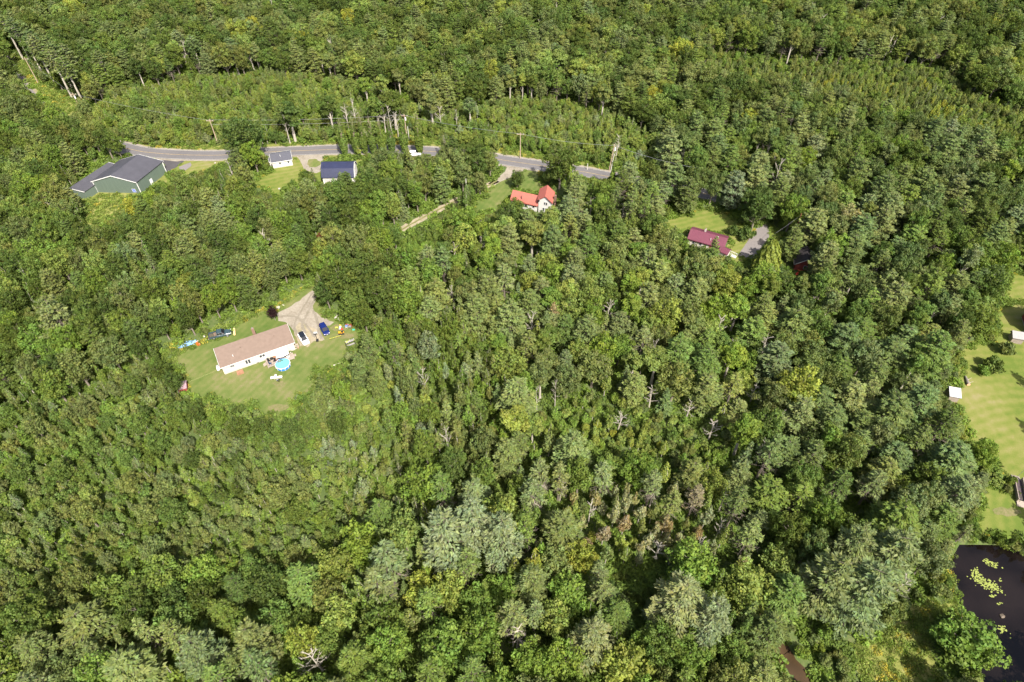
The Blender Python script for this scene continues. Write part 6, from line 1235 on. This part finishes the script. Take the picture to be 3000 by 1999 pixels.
toy('toy_bucket', 'yellow and white bucket behind the toys', P4(1265, 460), [('bucket', (0, 0, .2), (.35, .35, .4), WHT), ('lid', (0, 0, .42), (.3, .3, .06), YEL)], 'bucket')
tr_ = thing('garden_tractor', 'yellow and black riding mower below the toys', 'mower', (*P4(1185, 760), 0), R(8))
MB().obox((-.45, 0, .5), (.7, .5, .4)).build('hood', ORY, tr_, bevel=.06); MB().obox((.35, 0, .4), (.7, .75, .22)).build('fender', ORY, tr_, bevel=.05); MB().obox((.3, 0, .68), (.4, .45, .32)).build('seat', BLACK, tr_, bevel=.05); MB().obox((0, 0, .18), (.8, 1.1, .16)).build('mower_deck', BLACK, tr_)
MB().tube([(-.1, 0, .5), (0, 0, .95)], .03, 5).build('steering_wheel', BLACK, tr_)
for x, q in ((-.6, .2), (.45, .3)):
    for sg in (-1, 1): MB().tube([(x, sg * .35, q), (x, sg * .55, q)], q, 10).build('wheel', RUBBER, tr_)
c1, c2 = P4(890, 915), P4(1125, 845); n = 7
bm_ = thing('balance_beam', 'row of yellow plastic segments on black feet lying on the lawn', 'toy', (*mid(c1, c2), 0), math.atan2(c2[1] - c1[1], c2[0] - c1[0]))
for i in range(n):
    x = -1.35 + i * .45; MB().obox((x, 0, .25), (.36, .14, .1)).build('segment', LIME if i % 2 else YEL, bm_); 
    if i % 2 == 0: MB().obox((x + .1, 0, .1), (.14, .3, .2)).build('foot', BLACK, bm_)
hp = thing('basketball_hoop', 'portable black basketball hoop at the end of the drive', 'hoop', (*P4(490, 965), 0), R(100))
MB().obox((0, 0, .12), (.9, .65, .24)).build('base', BLACK, hp, bevel=.04); MB().tube([(0, 0, .2), (.25, 0, 2.4)], .05, 6).build('pole', BLACK, hp); MB().obox((.45, 0, 2.6), (.05, 1.0, .65)).build('backboard', mat('clear_board', (.35, .36, .38), .2), hp); MB().tube([(.7 + .22 * math.cos(6.2832 * i / 12), .22 * math.sin(6.2832 * i / 12), 2.35) for i in range(13)], .015, 4).build('rim', colm('orange_paint', (.5, .12, .03)), hp)
sw = thing('garden_swing', 'garden swing frame with a crumpled yellow and grey canopy', 'swing', (*P4(1470, 1130), 0), R(30)); cA = [(-1.2, .7), (1.2, .7), (1.2, -1.0), (-1.2, -1.0)]
for i in range(4): a, b = cA[i], cA[(i + 1) % 4]; MB().tube([(*a, .1), (*b, .1)], .04, 5).build('floor_bar', mat('dark_green_bar', (.05, .06, .04), .6), sw)
for x in (-1.2, 1.2): MB().tube([(x, .7, .1), (x, .3, 1.8), (x, -1.0, .1)], .04, 5).build('frame', BLACK, sw)
s = MB(); s.v = [(-1.2 + i * .3, -.1 + j * .28, 1.75 + .18 * rr.random()) for j in range(4) for i in range(9)]; s.f = [(j * 9 + i, j * 9 + i + 1, (j + 1) * 9 + i + 1, (j + 1) * 9 + i) for j in range(3) for i in range(8)]; s.mi = [(1 if i % 10 > 6 else 0) for i in range(24)]; s.build('canopy', [mat('grey_cloth', (.22, .21, .20), .9, var=.5, scale=6), LIME], sw); MB().box(-1.0, 1.0, 0, .45, .5, .58).build('seat', mat('grey_cloth', (.22, .21, .20), .9), sw)
pb = thing('plank', 'white plank edging a small grass bank on the lawn', 'plank', (*P2(2022, 628), 0), R(27)); MB().box(-.95, .95, -.1, .1, 0, .2).build('board', W_TRIM if False else mat('pale_plank', (.55, .5, .45), .8), pb)
tuf = thing('raised_bed', 'dark green grass tuft behind the white plank', 'plant', (*P2(2015, 600), 0), R(27)); q = bpy.data.objects.new('foliage', PR['fern'][1][1]); COL.objects.link(q); q.parent = tuf; q.scale = (1.0, .45, .3); q['tint'] = TN['mid']
MB().tube([(0, 0, 0), (0, 0, .15)], .05, 5).build('stem', BARK, tuf)
# white table group on the lawn
def table(p, rz, lb, m):
    t = thing('lawn_table', lb, 'table', (*p, 0), rz, 'tables on the lawn'); MB().box(-.45, .45, -.35, .35, .5, .56).build('tabletop', m, t)
    for a in (-.4, .4):
        for b in (-.3, .3): MB().box(a - .02, a + .02, b - .02, b + .02, 0, .5).build('leg', m, t)
table(P2(1175, 815), .1, 'white table on the lawn, left one of the group below the pool', W_TRIM); table(P2(1278, 808), .1, 'pale table with blue marks, right one of the group below the pool', mat('pink_white', (.7, .62, .58), .6)); table(P2(1225, 815), .1, 'low cream table between the other two on the lawn', W_CREAM)
t = thing('lawn_parasol', 'two small white round seats between the lawn tables', 'seat', (*P2(1215, 795), 0)); MB().tube([(0, .2, .4), (0, .2, .6)], .28, 12).build('seat', W_TRIM, t); MB().tube([(.05, -.3, .56), (.05, -.3, .68)], .25, 12).build('seat', W_TRIM, t); MB().tube([(0, .2, 0), (0, .2, .4)], .05, 5).build('leg', METAL, t); MB().tube([(.05, -.3, 0), (.05, -.3, .56)], .05, 5).build('leg', METAL, t)
t = thing('fire_pit', 'black fire pit standing on worn grass below the lawn tables', 'fire pit', (*P2(1255, 850), 0), .5); MB().tube([(0, 0, .15), (0, 0, .5)], [.25, .38], 10, cap=False).build('bowl', BLACK, t); MB().obox((-.25, .25, .55), (.5, .3, .06), .4).build('lid', METAL, t)
[MB().tube([(math.cos(a) * .25, math.sin(a) * .25, 0), (math.cos(a) * .25, math.sin(a) * .25, .2)], .03, 4).build('leg', BLACK, t) for a in (0, 2.1, 4.2)]
lt = P2(440, 700); rt = P2(60, 862); s = MB().tube([(*lt, .08), (*mid(lt, rt), .06), (*rt, .08)], .022, 4).build('hose', colm('yellow_hose', (.20, .19, .05))); tag(s, 'thin yellow hose lying across the lawn to the hut', 'hose')
# fallen log, branches
def P6(zx, zy, z=0.0): return G(2780 + zx / 6.03, 940 + zy / 6.03, z)
a, b = P6(280, 990), P6(335, 1150); t = thing('fallen_log', 'sawn fallen trunk lying at the edge of the striped lawn', 'log', (*a, 0)); dx, dy = b[0] - a[0], b[1] - a[1]
MB().tube([(0, 0, .3), (dx * .4, dy * .4, .38), (dx, dy, .42)], [.16, .3, .42], 9).build('trunk', mat('grey_bark', (.2, .18, .15), .9, var=.3), t); MB().tube([(dx, dy, .42), (dx * 1.01, dy * 1.01, .42)], .40, 10).build('cut_end', mat('cut_wood', (.62, .33, .2), .8), t)
for e in ((.5, .9, .4), (.8, .5, .3)): MB().tube([(dx * e[0], dy * e[0], .4), (dx * e[0] + 1.6, dy * e[0] + e[1], .3)], [.07, .03], 4).build('branch', DEADW, t)
bp = thing('brush_pile', 'heap of cut grey branches at the forest edge', 'brush pile', (*G(840, 182), 0), R(6))
for i in range(70):
    x, y = rr.uniform(-3.8, 4), rr.uniform(-1.6, 1.8); z = .2 + 1.4 * max(0, 1 - abs(x) / 5) * rr.random(); aa = rr.gauss(.15, .25); q = rr.uniform(1.2, 2.8)
    MB().tube([(x - q * math.cos(aa), y - q * math.sin(aa) * .7, max(.1, z - .2)), (x + q * math.cos(aa), y + q * math.sin(aa) * .7, z + .25)], [.10, .05], 4).build('branch', DEADW if i % 2 else PALE, bp)
# --- footbridge, flag, bird table at the far lawn
fb = thing('footbridge', 'weathered wooden footbridge with side rails and a dark deck', 'footbridge', (*G(2985, 1437, .4), 0), R(72))
for i in range(22): MB().box(-2.6 + i * .24, -2.6 + i * .24 + .22, -.75, .75, .5, .56).build('plank', mat('dark_plank', (.06, .045, .05), .9), fb)
for y in (-.85, .85):
    MB().box(-3.0, 3.0, y - .06, y + .06, 1.25, 1.33).build('handrail', WOODG, fb); MB().box(-3.0, 3.0, y - .04, y + .04, .35, 1.2).build('side_board', WOODG, fb)
    for x in (-3, -1, 1, 3): MB().box(x - .07, x + .07, y - .09, y + .09, -.1, 1.4).build('post', WOODG, fb)
for x in (-3.4, 3.4): MB().obox((x, 0, .3), (1.4, 1.7, .07), ry=R(16 if x > 0 else -16)).build('ramp', WOODG, fb)
fl = thing('flagpole', 'flagpole with a small red, white and blue flag behind the footbridge', 'flag', (*G(2972, 1405), 0)); MB().tube([(0, 0, 0), (0, 0, 5)], .04, 6).build('pole', METAL, fl)
s = MB(); 
for i in range(7): s.box(.05, 1.0, -.01, .01, 4.35 + i * .085, 4.35 + i * .085 + .085, i % 2)
s.build('flag', [colm('flag_red', (.5, .03, .04)), W_TRIM], fl); MB().box(.05, .42, -.02, .02, 4.65, 4.95).build('canton', colm('flag_blue', (.02, .04, .2)), fl)
bt = thing('bird_house', 'white bird house on a pole over the striped lawn', 'bird house', (*G(2996, 1135), 0)); MB().tube([(0, 0, 0), (0, 0, 1.6)], .04, 6).build('pole', METAL, bt); MB().prism([(-.2, 1.6), (.2, 1.6), (.2, 1.9), (0, 2.1), (-.2, 1.9)], -.2, .2).build('box', W_TRIM, bt)
# small pale things near cottage and barn
stone(G(917, 538), .5, 'white rock beside the slim tree below the barn', PST); stone(G(819, 555), .45, 'pale rock in the yellow weeds below the cottage', PST); stone(G(808, 605), .6, 'pale rock showing between trees below the cottage', PST); stone(G(1185, 408), .9, 'large pale boulder at the roadside behind the poplars', PST); stone(G(1140, 417), .5, 'small pale boulder at the roadside behind the poplars', PST); stone(G(630, 479), .35, 'white stone on the grass beside the green building', PST)
stone(G(948, 517), .6, 'pale stone heap at the barn corner', PST)
t = thing('road_sign_cart', 'small white and blue box standing behind the navy-roofed barn', 'box', (*G(1012, 456), 0)); MB().box(-.5, .5, -.3, .3, .3, 1.3).build('box', colm('pale_blue', (.45, .55, .7)), t); MB().box(-.5, .5, -.3, .3, 1.3, 1.4).build('lid', W_TRIM, t)
# ------------------------------------------------------------------ power poles and wires
POLE = mat('pole_wood', (.36, .27, .2), .9, var=.2, scale=2)
def pole(bpx, h, lb, arm=True, lean=0, trans=False, m=POLE):
    p = G(*bpx); t = thing('power_pole', lb, 'power pole', (*p, 0), 0, 'power poles along the road'); MB().tube([(0, 0, -.3), (lean, 0, h)], [.17, .11], 8).build('pole', m, t)
    if arm:
        MB().box(lean - 1.2, lean + 1.2, -.06, .06, h - .7, h - .55).build('crossarm', m, t)
        for x in (-1.05, 0, 1.05): MB().tube([(lean + x, 0, h - .54), (lean + x, 0, h - .36)], .05, 6).build('insulator', W_TRIM, t)
    if trans: MB().tube([(lean + .35, -.2, h - 2.2), (lean + .35, -.2, h - 1.2)], .25, 10).build('transformer', mat('pale_grey_can', (.6, .6, .6), .4), t)
    return (p[0] + lean, p[1], h - .4)
pA = pole((1193, 410), 10, 'power pole with short crossarm behind the poplar row', True, 0, True); pB = pole((1524, 465), 10, 'power pole on the verge above the gravel pull-off', True)
pC = pole((1784, 500), 10, 'leaning power pole with a pale transformer beside the broken tree', False, .8, True); pD = pole((237, 323), 7, 'power pole with crossarm and transformer near the upper road corner', True, 0, True); pE = pole((112, 244), 10.5, 'power pole with crossarm along the upper road', True)
pF = pole((2318, 705), 10, 'reddish brown power pole in the shade behind the cabin', False, 0, False, mat('red_pole', (.35, .13, .07), .9)); pole((1199, 412), 5.5, 'short pole stub right of the poplar row', False, 0, False, mat('grey_post', (.45, .43, .4), .9)); pole((1368, 582), 7.5, 'pale pole beside the dirt track', False, 0, False, mat('grey_post', (.45, .43, .4), .9)); pole((1720, 498), 2.4, 'short pale marker post on the road verge', False, 0, False, mat('grey_post', (.45, .43, .4), .9))
pole((1789, 500), 6.5, 'short pale pole leaning behind the transformer pole', False, .5, False, mat('grey_post', (.45, .43, .4), .9)); pG = pole((640, 425), 10, 'power pole hidden by the huge oak', True)
def wire(a, b, lb, off=0.0, sag=.8, n=10):
    a = Vector((*a, 0)[:3]) + Vector((0, 0, off)); b = Vector((*b, 0)[:3]) + Vector((0, 0, off)); o = MB().tube([a.lerp(b, i / n) - Vector((0, 0, sag * 4 * (i / n) * (1 - i / n))) for i in range(n + 1)], .035, 3).build('wire', METAL); tag(o, lb, 'wire', 'overhead wires')
wire(pA, pG, 'upper overhead wire crossing in front of the woods behind the poplars', .2); wire(pA, pG, 'lower overhead wire below the other above the road', -1.5); wire(pG, pD, 'overhead wire above the road bend'); wire(pD, pE, 'overhead wire along the upper road', 0, .4); wire(pA, pB, 'overhead wire between the poplars and the pull-off pole'); wire(pB, pC, 'overhead wire from the pull-off pole to the transformer pole')
wire(pF, (*G(2262, 690, 5), 5.0), 'slack pale wire running from the reddish pole over the paved drive', 0, .3)
wire(pC, (60, 186, 9.6), 'overhead wire running right from the transformer pole')
# ------------------------------------------------------------------ pond edge: lily pads, stones
rng = np.random.default_rng(44); s = MB()
def P7(zx, zy, z=-.5): return G(2100 + zx / 2.614, 1550 + zy / 2.614, z)
for (zx, zy, sx, sy, rot, k) in ((2090, 258, 60, 22, .5, 60), (2040, 400, 130, 38, .55, 150), (2130, 450, 70, 30, .6, 60), (1990, 330, 30, 40, 0, 25), (2120, 510, 28, 12, 0, 12), (2165, 572, 26, 8, 0, 9), (2185, 775, 50, 28, .3, 34), (2165, 395, 15, 12, 0, 5), (1830, 420, 12, 50, 0, 10)):
    for i in range(k):
        u, v = rng.normal(0, .5, 2); a = zx + (u * sx * math.cos(rot) - v * sy * math.sin(rot)); b = zy + (u * sx * math.sin(rot) + v * sy * math.cos(rot)); p = P7(a, b); r_ = rng.uniform(.08, .19); a0 = rng.uniform(0, 6.28); zz = -.48 + rng.uniform(0, .03)
        s.quad([(p[0] + r_ * math.cos(a0 + t_), p[1] + r_ * math.sin(a0 + t_) * .9, zz) for t_ in (0.3, 1.2, 2.1, 3.1, 4.0, 4.9, 5.8)])
o = s.build('lily_pads', mat('lily_green', (.20, .235, .05), .5, var=.2)); tag(o, 'patches of yellow-green lily pads floating on the pond', kind='stuff')
stone(P7(2185, 670, -.6), .55, 'dim brown rock just below the pond surface', mat('mud_rock', (.09, .07, .05), .6), z=-.7)
for i, (a, b) in enumerate([(1600, 80), (1640, 110), (1580, 100)]): stone(P7(a, b, 0), .5 - .08 * i, ('largest', 'middle', 'smallest')[i] + ' pale stone on the bank above the pond', PST, 'stones above the pond')
